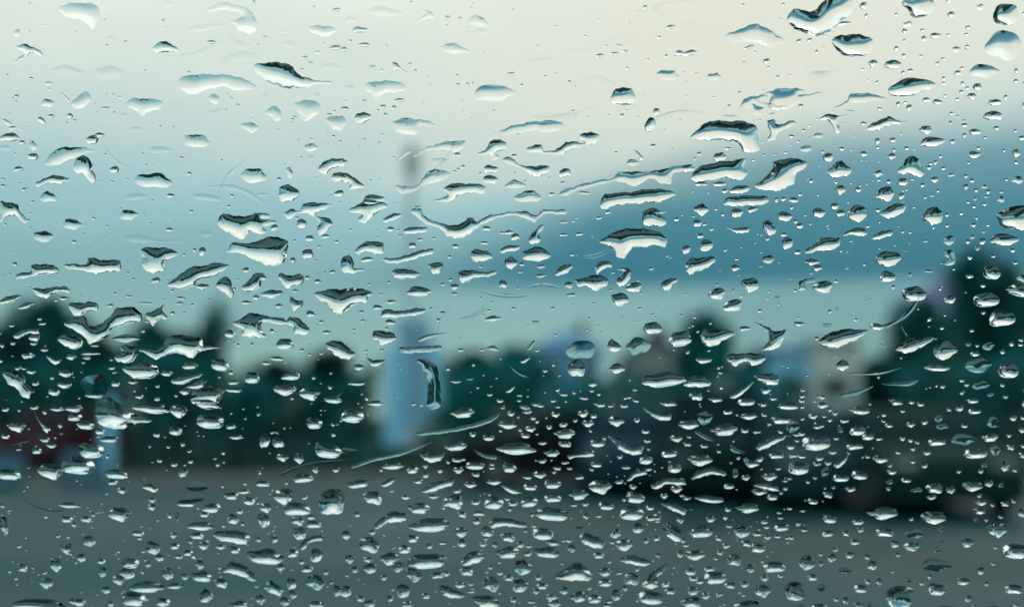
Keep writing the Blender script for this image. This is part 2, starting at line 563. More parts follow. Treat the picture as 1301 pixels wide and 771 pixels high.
# ------------------------------------------------------------------ buildings
def house(px0, px1, Y, eave_y, ridge_y, label, wall, roof, hip=False, dep=7.0, wins=2, chim=True, door=None):
    w = (px1 - px0) / FPX * Y
    he, hr = gz(eave_y, Y), gz(ridge_y, Y)
    t = thing('house', label, 'house', (gx((px0 + px1) / 2, Y), Y, 0))
    bm = bmesh.new()
    if hip:
        box(bm, -w / 2, w / 2, 0, dep, 0, he)
    else:                                   # gable towards the viewer
        pts = [(-w / 2, 0), (w / 2, 0), (w / 2, he), (0, hr - 0.06), (-w / 2, he)]
        a = [bm.verts.new((x, 0, z)) for x, z in pts]
        b = [bm.verts.new((x, dep, z)) for x, z in pts]
        bm.faces.new(a)
        bm.faces.new(b[::-1])
        for i in range(5):
            bm.faces.new((a[i], a[(i + 1) % 5], b[(i + 1) % 5], b[i]))
    link_bm('wall', bm, wall, t)
    bm = bmesh.new()
    o = 0.35
    if hip:
        e = [(-w / 2 - o, -o, he), (w / 2 + o, -o, he), (w / 2 + o, dep + o, he), (-w / 2 - o, dep + o, he)]
        rl = max(0.1, w / 2 - dep / 2)
        ev = [bm.verts.new(p) for p in e]
        r0, r1 = bm.verts.new((-rl, dep / 2, hr)), bm.verts.new((rl, dep / 2, hr))
        bm.faces.new((ev[0], ev[1], r1, r0))
        bm.faces.new((ev[1], ev[2], r1))
        bm.faces.new((ev[2], ev[3], r0, r1))
        bm.faces.new((ev[3], ev[0], r0))
        bm.faces.new(ev[::-1])
    else:
        sl = (hr - he) / (w / 2)
        for s in (-1, 1):
            x1, z1 = s * (w / 2 + o), he - sl * o
            v = [bm.verts.new(p) for p in ((0, -o, hr), (x1, -o, z1), (x1, dep + o, z1), (0, dep + o, hr),
                                           (0, -o, hr + 0.14), (x1, -o, z1 + 0.14), (x1, dep + o, z1 + 0.14), (0, dep + o, hr + 0.14))]
            for f in ((0, 1, 2, 3), (7, 6, 5, 4), (0, 4, 5, 1), (1, 5, 6, 2), (2, 6, 7, 3), (3, 7, 4, 0)):
                bm.faces.new([v[i] for i in f])
    rf = link_bm('roof', bm, roof, t)
    if chim:
        bm = bmesh.new()
        box(bm, w * 0.18, w * 0.18 + 0.5, dep * 0.45, dep * 0.45 + 0.5, he, hr + 0.5)
        link_bm('chimney', bm, M_BRICK, rf)
    for i in range(wins):
        xc = -w / 2 + w * (i + 0.5) / wins
        for zc in ([he * 0.3, he * 0.74] if he > 4.6 else [he * 0.55]):
            bm = bmesh.new()
            for q in ((-0.55, -0.47, -0.6, 0.6), (0.47, 0.55, -0.6, 0.6), (-0.47, 0.47, -0.6, -0.52), (-0.47, 0.47, 0.52, 0.6), (-0.03, 0.03, -0.52, 0.52)):
                box(bm, xc + q[0], xc + q[1], -0.05, -0.002, zc + q[2], zc + q[3])
            wf = link_bm('window', bm, M_WALL, t)
            bm = bmesh.new()
            box(bm, xc - 0.468, xc + 0.468, -0.02, -0.004, zc - 0.518, zc + 0.518)
            link_bm('pane', bm, M_PANE, wf)
    bm = bmesh.new()
    box(bm, w * 0.05 - 0.45, w * 0.05 + 0.45, -0.045, -0.003, 0.02, 2.05)
    link_bm('door', bm, door or M_ROOF_G, t)
    return t


house(682, 764, 70, 442, 414, 'small house with a blue roof beyond the green hedge', M_WALL_B, M_ROOF_B, True, 6)
house(798, 868, 62, 452, 420, 'house with a steep purple gable roof', M_WALL_G, M_ROOF_P, False, 7, 2)
house(1030, 1092, 42, 434, 424, 'narrow white house beside a blue annexe', M_WALL, M_ROOF_G, True, 5, 1, False, M_WALL)
house(996, 1026, 40, 444, 432, 'narrow blue annexe leaning on the white house', M_BLUE, M_ROOF_B, True, 3, 1, False)
house(1226, 1330, 44, 400, 330, 'tall red brick house behind the right-hand trees', M_BRICK, M_ROOF_P, False, 7, 2)

# ------------------------------------------------------------------ lamp post and blue totem
Yp = 46.0
hp = gz(176, Yp)
lp = thing('street_lamp', 'very tall pale steel lamp post behind the blue totem', 'street lamp', (gx(521, Yp), Yp, 0))
bm = bmesh.new()
tube(bm, [(0, 0, 0), (0, 0, 0.8), (0, 0, 0.85), (0, 0, hp * 0.5), (0, 0, hp)], [0.3, 0.29, 0.22, 0.19, 0.14], 14)
link_bm('pole', bm, M_STEEL, lp)
bm = bmesh.new()
tube(bm, [(0, 0, hp - 0.9), (0, 0, hp - 0.4), (0, 0, hp - 0.1)], [0.16, 0.2, 0.2], 14)
link_bm('floodlight_ring', bm, M_LAMP, lp)
for k in range(4):
    a = k * math.pi / 2 + 0.5
    bm = bmesh.new()
    box(bm, 0.17, 0.33, -0.1, 0.1, hp - 1.4, hp - 0.3, 0.04)
    bmesh.ops.rotate(bm, cent=(0, 0, 0), matrix=Matrix.Rotation(a, 3, 'Z'), verts=bm.verts[:])
    link_bm('lamp_head', bm, M_LAMP, lp)

Yt = 42.0
tt = thing('totem_sign', 'tall pale blue totem on two posts in front of the lamp post', 'sign', (gx(524, Yt), Yt, 0))
px2 = Yt / FPX
zt, zb = gz(405, Yt), 0.0
bm = bmesh.new()
box(bm, -34 * px2, -8 * px2, -0.3, 0.3, 0, gz(440, Yt), 0.05)
link_bm('post', bm, M_BLUE, tt)
bm = bmesh.new()
box(bm, 22 * px2, 37 * px2, -0.3, 0.3, gz(520, Yt), gz(440, Yt), 0.05)
link_bm('post', bm, M_BLUE, tt)
bm = bmesh.new()
box(bm, -7.7 * px2, 21.7 * px2, -0.18, 0.18, gz(545, Yt), gz(436, Yt), 0.03)
link_bm('panel', bm, M_BLUE_D, tt)
bm = bmesh.new()
box(bm, -20 * px2, 22 * px2, -0.26, 0.26, gz(437, Yt), zt, 0.06)
link_bm('head_panel', bm, M_BLUE_D, tt)
bm = bmesh.new()
box(bm, -40 * px2, 28 * px2, -0.5, 0.5, 0, 0.25, 0.03)
link_bm('base', bm, M_DARK, tt)

# ------------------------------------------------------------------ cars
def car_proto(paint, label, loc, rz, kind='saloon'):
    t = thing('parked_car', label, 'car', loc, rz, 'cars parked at the edge of the car park')
    L, W, H = 4.3, 1.76, 1.45
    # body: loft of side profile sections (x along the car, front at -L/2)
    if kind == 'van':
        prof = [(-2.15, 0.55), (-2.12, 0.85), (-1.5, 1.05), (-1.2, 1.15), (2.1, 1.15), (2.15, 0.6)]
        cab = [(-1.25, 1.13), (-0.75, 1.72), (1.9, 1.76), (2.08, 1.13)]
    else:
        prof = [(-2.15, 0.5), (-2.1, 0.72), (-1.9, 0.84), (-0.95, 0.95), (1.45, 0.98), (2.05, 0.9), (2.15, 0.55)]
        cab = [(-1.0, 0.94), (-0.35, 1.40), (0.75, 1.45), (1.55, 0.97)]
    bm = bmesh.new()

    def prism(prof_, z0, tumble):
        ring = []
        for s in (-1, 1):
            up = [bm.verts.new((x, s * (W / 2 - tumble * max(0, z - 0.9)), z)) for x, z in prof_]
            lo = [bm.verts.new((prof_[-1][0], s * W / 2 * 0.97, z0)), bm.verts.new((prof_[0][0], s * W / 2 * 0.97, z0))] if z0 is not None else []
            ring.append(up + lo)
        n = len(ring[0])
        bm.faces.new(ring[0])
        bm.faces.new(ring[1][::-1])
        for i in range(n):
            bm.faces.new((ring[0][i], ring[1][i], ring[1][(i + 1) % n], ring[0][(i + 1) % n]))
    prism(prof, 0.24, 0.1)
    prism(cab, None, 0.32)
    bmesh.ops.recalc_face_normals(bm, faces=bm.faces[:])
    bmesh.ops.bevel(bm, geom=bm.edges[:], offset=0.035, segments=2, affect='EDGES', profile=0.6)
    link_bm('body', bm, paint, t, True)
    # glazing proud of the cabin
    zt_, zb_ = cab[1][1] - 0.07, cab[0][1] + 0.05

    def quad(name, pts, n, m, par=t):
        n = Vector(n).normalized() * 0.012
        v = [Vector(p) for p in pts]
        V = [p + n for p in v] + [p - n * 2 for p in v]
        k = len(v)
        F = [tuple(range(k)), tuple(range(2 * k - 1, k - 1, -1))] + [(i, (i + 1) % k, k + (i + 1) % k, k + i) for i in range(k)]
        return link_mesh(name, V, F, m, par)
    yy = lambda z: W / 2 - 0.32 * (z - 0.9)
    quad('windscreen', [(cab[0][0] + 0.10, -yy(zb_) + .1, zb_ + .03), (cab[0][0] + 0.10, yy(zb_) - .1, zb_ + .03), (cab[1][0] - 0.05, yy(zt_) - .1, zt_), (cab[1][0] - 0.05, -yy(zt_) + .1, zt_)], (-0.55, 0, 0.8), M_PANE)
    quad('rear_window', [(cab[3][0] - 0.12, -yy(zb_) + .1, zb_ + .03), (cab[3][0] - 0.12, yy(zb_) - .1, zb_ + .03), (cab[2][0] + 0.06, yy(zt_) - .1, zt_), (cab[2][0] + 0.06, -yy(zt_) + .1, zt_)], (0.55, 0, 0.8), M_PANE)
    for s in (-1, 1):
        xm = 0.25
        quad('side_window', [(cab[0][0] + .28, s * yy(zb_), zb_), (xm - .04, s * yy(zb_), zb_), (xm - .04, s * yy(zt_), zt_), (cab[1][0] + .05, s * yy(zt_), zt_)], (0, s, 0.3), M_PANE)
        quad('side_window', [(xm + .04, s * yy(zb_), zb_), (cab[3][0] - .3, s * yy(zb_), zb_), (cab[2][0] - .02, s * yy(zt_), zt_), (xm + .04, s * yy(zt_), zt_)], (0, s, 0.3), M_PANE)
    for sx, sy in ((-1.32, -1), (-1.32, 1), (1.32, -1), (1.32, 1)):
        bm = bmesh.new()
        y0 = sy * (W / 2 - 0.17)
        y1 = sy * (W / 2 + 0.012)
        tube(bm, [(sx, y0, 0.32), (sx, y0 + 0.03 * sy, 0.32), (sx, y1 - 0.03 * sy, 0.32), (sx, y1, 0.32)], [0.28, 0.32, 0.32, 0.28], 20)
        wh = link_bm('wheel', bm, M_TYRE, t)
        bm = bmesh.new()
        tube(bm, [(sx, y1 - 0.01 * sy, 0.32), (sx, y1 + 0.012 * sy, 0.32)], [0.2, 0.18], 14)
        link_bm('rim', bm, M_RIM, wh)
    for s in (-1, 1):
        bm = bmesh.new()
        box(bm, -2.165, -2.06, s * 0.62 - 0.17, s * 0.62 + 0.17, 0.62, 0.74, 0.02)
        link_bm('headlight', bm, M_HEAD, t)
        bm = bmesh.new()
        box(bm, 2.06, 2.165, s * 0.66 - 0.15, s * 0.66 + 0.15, 0.68, 0.82, 0.02)
        link_bm('taillight', bm, M_TAIL, t)
        bm = bmesh.new()
        box(bm, -0.9, -0.72, s * 0.93 - 0.08, s * 0.93 + 0.08, 0.95, 1.08, 0.02)
        link_bm('wing_mirror', bm, paint, t)
    return t


def paint(name, c):
    return mat(name, c, 0.6, 0.0, 0.06, 3, 0.012, 0.0)


P_RED, P_DARK, P_NAVY = paint('dark_red_paint', (0.036, 0.013, 0.02)), paint('black_paint', (0.008, 0.026, 0.027)), paint('navy_paint', (0.012, 0.05, 0.066))
P_GREEN = paint('dark_green_paint', (0.008, 0.035, 0.032))
P_GREY, P_BROWN = paint('slate_paint', (0.012, 0.05, 0.058)), paint('charcoal_paint', (0.014, 0.018, 0.02))
car_proto(P_RED, 'dark red car parked nose on at the left in front of the hedge', (gx(78, 27.5), 27.5, 0), R(86))
car_proto(P_BROWN, 'dark charcoal car at the left end of the dark row', (gx(706, 23.2), 23.2 - 1.2, 0), R(8))
car_proto(P_NAVY, 'navy car second in the dark row on the right', (gx(812, 20.6), 20.6, 0), R(80))
car_proto(P_DARK, 'black car in the middle of the dark row', (gx(905, 19.0), 19.0, 0), R(84), 'van')
car_proto(P_GREY, 'slate grey car fourth in the dark row', (gx(1020, 17.6), 17.6, 0), R(88))
car_proto(P_GREEN, 'dark green car at the right end of the dark row', (gx(1150, 16.6), 16.6, 0), R(86))

# ------------------------------------------------------------------ small street things
def barrier(px, Y, w, label):
    t = thing('road_barrier', label, 'barrier', (gx(px, Y), Y, 0.012), 0, 'pale blue barriers in front of the red car')
    bm = bmesh.new()
    pts = [(-0.24, 0), (0.24, 0), (0.22, 0.12), (0.12, 0.3), (0.09, 0.62), (-0.09, 0.62), (-0.12, 0.3), (-0.22, 0.12)]
    a = [bm.verts.new((-w / 2, y, z)) for y, z in pts]
    b = [bm.verts.new((w / 2, y, z)) for y, z in pts]
    bm.faces.new(a)
    bm.faces.new(b[::-1])
    for i in range(8):
        bm.faces.new((a[i], a[(i + 1) % 8], b[(i + 1) % 8], b[i]))
    link_bm('barrier_block', bm, M_BARRIER, t)
    for s in (-1, 1):
        bm = bmesh.new()
        box(bm, s * w * 0.3 - 0.14, s * w * 0.3 + 0.14, -0.262, -0.236, 0.0, 0.1)
        link_bm('foot', bm, M_TYRE, t)
    return t


barrier(2, 21.5, 0.95, 'pale blue road barrier cut by the left edge')
barrier(112, 22.5, 0.8, 'pale blue road barrier below the red car, right of the other')
t = thing('bollard', 'slim pale blue post right of the red car', 'bollard', (gx(141, 24.6), 24.6, 0))
bm = bmesh.new()
tube(bm, [(0, 0, 0), (0, 0, 1.55), (0, 0, 1.68), (0, 0, 1.74)], [0.13, 0.13, 0.11, 0.04], 14)
link_bm('post', bm, M_BLUE, t)
bm = bmesh.new()
tube(bm, [(0, 0, 0), (0, 0, 0.08)], [0.2, 0.18], 14)
link_bm('base', bm, M_STEEL, t)
t = thing('bollard', 'short dark bollard on the kerb left of the totem', 'bollard', (gx(303, 24.4), 24.4, 0))
bm = bmesh.new()
tube(bm, [(0, 0, 0), (0, 0, 0.4), (0, 0, 0.5), (0, 0, 0.55)], [0.16, 0.15, 0.13, 0.06], 14)
link_bm('post', bm, M_DARK, t)
bm = bmesh.new()
tube(bm, [(0, 0, 0.36), (0, 0, 0.42)], [0.158, 0.156], 14)
link_bm('band', bm, M_TYRE, t)

# ------------------------------------------------------------------ rain on the glass
# Outlines noted on nine sections of the glass; each section: offset, round drops "x y w h [f|m]", and shaped drops
# "f|m|n ~ what it looks like ~ outline" (f = thin film, m = low, n = full drop)
SEC = [
((0, 0), """65 127 28 28 m;803 161 38 14;1010 141 22 8;1278 182 50 18;1105 170 70 30 f;1160 220 28 12;1182 240 26 8;1208 200 24 14 m;1260 255 80 25 f;185 318 30 16 m;118 299 22 10;400 412 34 10;
435 430 12 8;474 440 34 18 f;610 572 100 28 f;47 488 34 14 m;22 564 48 20 f;84 543 24 16;124 556 32 38 m;124 597 40 26;378 515 36 20;350 533 46 34;265 442 24 20;192 443 30 14;285 460 22 8;68 644 36 20;400 588 14 8;
434 647 36 26;720 662 20 14;650 746 30 18;585 686 138 60 m;968 670 100 56 m;520 750 90 26 f;1104 657 24 42 m;1062 683 20 14;1290 675 55 38;1290 738 40 26;1185 562 56 30 m;998 742 50 14 f;790 752 110 26 f;1183 602 30 20 f;520 493 40 18 f;184 393 54 30 m;
965 8 16 12;1195 27 14 8;1280 38 36 14;640 15 24 20 f;545 85 28 12 f;420 150 30 24 f;407 173 14 8;290 125 8 8;26 286 10 8;660 485 8 8;1010 365 40 16 f;718 275 20 8;905 400 20 8;880 375 10 8;865 357 10 6;1150 265 18 8;10 683 14 10;75 700 12 8;580 632 12 12 f;1255 437 20 10;1270 520 14 10;1295 540 14 10;1147 600 10 8;1210 365 24 30 f;430 360 8 8;860 420 10 8;940 405 16 8 f;552 268 12 6;130 30 14 14 f;1080 120 34 14 f;1060 52 24 8 f""",
"""m~pale hooked drop~225 25,290 12,360 18,380 40,375 70,365 100,355 115,335 95,300 75,250 65,225 45
n~bird-shaped drop~55 180,90 168,120 180,150 190,162 215,140 208,110 205,95 225,60 242,55 236,85 210,80 195
f~~190 265,240 250,295 262,330 280,300 290,250 275,205 280
f~~360 265,420 252,475 268,470 290,430 295,410 305,370 295
n~dark wedge-shaped drop~580 187,600 164,625 158,685 190,640 200,600 202
m~broken arc of water~780 45,820 15,870 12,950 38,965 60,980 92,975 118,945 130,905 115,895 92,865 85,915 72,925 55,880 40,820 42
f~~700 120,760 95,860 90,840 105,760 120
f~~860 110,900 150,965 175,915 190,875 150
m~~1170 108,1210 97,1265 105,1282 122,1240 140,1195 130
n~big comet-shaped drop~965 250,1005 240,1060 238,1100 245,1125 270,1150 292,1200 305,1280 316,1210 322,1150 335,1080 335,1030 315,1000 300,975 275
m~long bar-shaped drop~680 300,740 285,850 285,910 295,975 325,970 340,900 345,850 330,780 345,725 362,680 330
f~pale arched film~840 250,860 215,920 195,980 205,985 225,900 235
n~~230 355,240 358,268 385,260 388
m~~265 400,290 375,320 348,340 360,345 385,315 410,285 412
m~ragged bowl-shaped drop~480 395,505 375,560 378,605 380,622 392,605 415,565 428,540 440,520 425,490 410
m~~790 375,815 358,835 372,830 392,812 395
f~~755 440,800 425,840 412,855 418,820 435
m~four-pointed drop~1010 425,1050 405,1075 435,1055 465,1035 450
m~ragged round drop~1120 395,1160 382,1210 388,1220 420,1205 440,1160 462,1145 440,1125 415
m~~1238 455,1301 440,1318 465,1301 498,1265 488
m~~905 480,945 465,985 485,960 508,930 490
m~cap-shaped drop~700 530,712 515,770 515,800 545,790 555,740 562,705 550
m~~0 455,20 455,50 475,30 478
n~~0 520,30 508,60 510,75 530,40 538,0 535
n~~140 455,155 445,172 465,165 474
m~pale lump beside the torn leaf~170 620,205 575,260 560,365 570,330 585,290 598,270 606,215 628,175 632
n~torn leaf-shaped drop~285 605,325 595,355 628,345 640,368 680,350 695,320 668,283 652
n~slug-shaped drop~135 700,165 680,215 668,262 680,255 692,225 705,190 695,150 712
m~~150 755,180 728,210 745,215 765,165 768
n~~1060 745,1065 715,1100 703,1135 725,1140 740,1115 768,1070 765
n~~1212 650,1225 620,1270 605,1308 605,1310 630,1260 645,1235 665
f~~835 720,865 660,930 610,936 616,876 668,846 722"""),
((434, 0), """405 67 22 12;452 70 20 10;525 122 55 30 f;33 75 40 26 f;33 158 16 14;85 171 46 16;10 188 28 16;118 255 26 10;440 287 16 8;445 323 24 10;481 321 18 10;498 317 14 8;645 281 34 10;580 421 16 6;32 335 50 22 f;
588 355 170 66 m;88 384 24 8;220 382 40 14;158 407 24 14;198 410 18 14;166 438 14 14;138 422 12 10;12 415 30 16;1200 426 26 28;1176 475 42 56;1188 556 26 14;1045 582 16 10;1245 288 95 40 m;1290 203 36 20;1255 104 40 16;1135 45 44 16 f;
985 212 32 14;1040 204 36 10;1082 197 26 8;1056 172 34 6;1238 214 14 14;927 139 14 8;1110 158 60 10 f;1168 227 10 8;657 594 24 14;370 614 70 24 f;440 590 28 18;445 645 14 10;462 636 16 14;568 685 58 36;529 661 12 10;852 658 48 34;843 697 24 10;
803 740 26 14;925 735 50 12 m;1112 620 55 26 m;122 760 84 40;400 98 10 8;265 8 14 8;655 38 10 8;980 76 8 8;1098 88 8 6;260 245 14 10;330 290 8 6;310 392 10 6;460 383 8 6;462 426 8 6;540 198 8 6;720 125 16 8 f;1115 405 8 6;1018 438 8 6;1008 175 14 8;1210 143 20 10;660 660 8 8;780 650 12 8;700 690 8 8;110 688 10 8;155 512 10 8;672 512 10 6;850 720 10 6""",
"""f~~100 40,150 22,190 35,240 50,200 62,130 60
m~little bird-shaped drop~270 88,305 65,320 50,290 38,335 42,358 72,330 72,300 80
m~~480 90,500 60,530 62,562 98,540 105,500 95
n~~42 125,55 102,100 112,100 122
m~~375 178,420 165,465 182,495 198,440 205,395 200
n~forked drop~180 290,195 270,190 240,210 242,225 258,258 280,240 278,215 265
f~~690 240,740 220,810 225,790 235,720 245
m~wide hammock-shaped drop~85 325,130 310,220 312,245 340,215 352,165 355,135 385,120 365,90 345
n~~50 445,80 427,112 437,105 455,75 475,60 470
m~half-moon drop above the lamp~192 465,240 450,310 458,355 470,350 482,300 480,290 508,250 515,205 498
m~long swoosh-shaped drop~595 505,650 480,740 462,830 462,845 485,800 505,730 498,680 505,625 515
n~dark dome-shaped drop~1024 372,1040 345,1070 332,1102 340,1122 372,1110 392,1075 402,1038 394
f~~905 300,980 290,1050 320,1030 330,960 305
f~pale curl of water~1180 30,1195 60,1230 78,1238 66,1215 35,1240 18,1310 12,1350 20,1360 5,1300 2,1230 8
n~~520 585,550 570,560 545,590 532,625 540,625 565,590 580,600 600,575 610,565 590,535 592
n~thick worm-shaped drop~610 610,640 600,690 632,740 632,785 632,795 650,770 665,740 675,700 650,650 630
n~zigzag drop~710 560,760 552,770 572,810 575,850 545,900 540,930 548,915 530,905 512,950 505,985 515,960 550,925 555,880 568,825 592,780 585,715 582
f~~205 610,230 580,270 575,250 590,215 612
m~~280 590,330 560,400 540,470 538,470 560,430 578,380 570,310 580,280 600
n~~540 640,560 630,598 640,590 655,555 658
m~~620 710,660 685,705 708,660 718
m~blue pebble-shaped drop~655 752,700 728,740 730,762 755,735 768,680 768
m~stepped drop under the lamp~205 705,260 712,300 695,330 650,400 650,415 665,380 690,330 700,270 730,230 740
n~crested drop right of the pole~390 715,420 700,500 700,550 710,540 735,480 735,440 748,420 765,350 768,400 745
n~~0 660,40 670,85 710,65 722,30 720,30 700,0 690
m~long diagonal stream~825 740,850 722,920 700,985 685,1030 680,1060 655,1130 655,1190 652,1240 640,1310 628,1312 648,1260 665,1255 700,1220 700,1180 680,1110 712,1080 695,1030 692,960 710,900 725,845 748
n~dark log-shaped drop~985 775,1005 740,1100 732,1170 720,1250 725,1270 742,1215 768,1140 776,1060 780,1010 795,985 790
n~~1115 575,1130 578,1150 605,1140 608
f~~860 187,980 182,1000 158,1080 133,1082 139,1006 164,984 188,862 193"""),
((868, 0), """615 90 60 16;441 158 24 16;483 153 22 14;544 137 12 6;229 20 16 12;383 18 18 12;374 75 10 8;275 199 14 6;318 234 30 20;325 258 14 10;27 202 60 22;28 162 56 14 f;20 92 36 16 f;120 292 58 30 m;684 265 18 8;448 404 24 14;748 415 24 10;
688 471 30 14;515 517 40 22 m;415 520 28 12;460 497 16 12;440 540 20 8;467 566 48 26 m;173 566 28 10;140 598 54 34;605 567 24 14;551 600 46 34;686 586 36 20;741 537 20 22;797 534 30 18;793 596 38 24;803 572 18 12;742 562 18 10;532 578 12 12;392 582 18 8;
62 586 18 14;45 604 12 10;268 610 14 8;306 590 10 10;600 723 40 36;667 722 26 18;782 692 24 16;836 693 44 28;831 747 28 22;745 661 36 26;873 683 14 8;768 740 80 58;70 701 54 16;140 701 54 18;158 727 26 16;382 758 24 14;420 762 40 20;20 641 50 30;912 705 20 16;
115 371 10 6;20 390 8 6;705 305 8 6;535 182 8 6;305 345 10 6;620 470 8 6;575 690 8 8;700 700 8 8;640 700 8 8;480 480 10 6;340 437 28 14 f;650 520 8 6;830 510 10 8;850 723 14 8;97 735 8 8;700 610 8 6;640 572 10 6;880 570 8 6;510 455 10 6;640 425 40 10 f;180 445 80 12 f;520 290 110 40 f""",
"""n~huge dark-topped drop~400 85,400 60,420 35,470 42,505 40,530 8,560 -12,620 -18,650 10,640 50,600 85,560 120,520 138,470 130,425 110
m~moustache-shaped drop~150 138,200 120,230 105,280 92,330 115,360 135,395 160,360 172,330 182,280 160,200 165,170 155
n~broad bowl-shaped drop~570 150,600 135,670 132,720 150,715 200,650 218,600 205,575 178
n~~230 185,260 172,275 178,240 190
n~~405 283,420 292,417 295,403 287
m~blue-crowned drop~300 360,340 345,390 335,470 345,440 362,545 350,500 365,430 395,410 415,330 415,325 400,335 370
m~broken little chain of water~215 405,240 375,270 365,325 365,300 385,265 395,305 410,300 435,270 442,260 410,235 415,230 430
m~bent blue drop~570 418,620 385,640 360,690 355,760 368,765 380,690 390,640 395,600 410
n~winged drop~515 452,550 435,590 440,650 436,610 445,590 455,600 500,585 505,560 470,545 455
n~big dark hat-shaped drop~28 522,70 480,110 460,165 462,230 462,280 485,290 560,285 578,235 580,190 540,110 535,60 530
n~boot-shaped drop~320 460,350 460,360 475,420 460,430 475,395 488,365 505,350 530,322 535,330 500
n~~697 490,740 462,780 445,815 458,850 465,780 480,740 497
n~thick brick-shaped drop~30 680,55 640,120 620,200 610,240 605,230 640,245 660,225 685,150 682,90 695
n~big curled leaf-shaped drop~270 708,310 680,340 640,340 620,400 603,465 612,470 632,430 665,420 700,370 725,320 725
n~onion-shaped drop~548 660,560 640,600 612,635 640,640 655,620 672,570 675
n~~812 655,840 625,860 595,890 600,920 660,890 672,840 660
n~~175 730,210 705,255 715,230 738
n~~155 768,180 750,270 745,320 750,320 775,240 785,160 782"""),
((0, 257), """278 84 72 42 m;492 48 72 40 m;165 130 74 44 m;357 62 14 12;281 151 18 14;1148 82 38 36;1045 97 30 24;1180 138 34 24;1240 130 30 16;1172 197 44 36;1122 147 14 10;1115 220 20 22;1216 170 16 10;838 618 66 48;724 622 60 28;635 650 44 24;705 720 44 26;
875 500 40 30;1038 490 22 18;1085 540 64 42;1210 302 28 18;938 258 28 20;1035 350 84 34;940 382 40 16;975 362 26 22;1063 395 32 18;1185 425 36 24;1124 338 24 14;592 297 36 22;770 322 50 24;770 188 26 34;740 182 14 14;508 293 10 14;305 257 16 10;690 365 36 12;685 385 30 12;555 384 60 8;
490 358 30 8;440 348 14 10;420 393 24 14;213 374 16 10;245 366 36 16;645 105 28 16;785 120 50 26 f;108 583 50 24;128 538 26 14;272 588 38 26;250 652 50 28;245 695 50 28;205 722 40 28;118 645 32 18;135 690 26 16;70 632 28 14;130 515 40 28;8 545 16 18;440 690 32 24;505 685 36 16;425 630 24 14;
198 668 16 16;170 562 28 14;2 603 14 16;358 700 96 86 f;360 735 70 22;960 668 56 44;1105 660 70 36;1085 715 85 44;1180 730 80 52;1055 595 54 18;1015 612 36 16;1195 668 16 14;1268 750 70 30;880 648 20 16;890 685 44 18;890 715 60 18;530 740 30 16;598 748 20 16;480 518 100 32 m;545 490 16 14;700 200 12 10;620 370 8 8;960 540 14 12;160 462 26 12;45 470 20 10;150 445 16 10;460 25 8 8;640 300 8 8;735 390 14 10;890 330 16 10;905 295 10 8;1130 60 14 10;575 82 10 8;115 98 8 8;230 345 30 8;345 575 70 12;360 545 30 12;600 700 16 12;1260 650 12 10;1180 580 16 10;1265 265 24 14;1225 455 20 12;1245 495 36 14;825 255 30 14;20 760 30 20 f;330 590 30 18 m""",
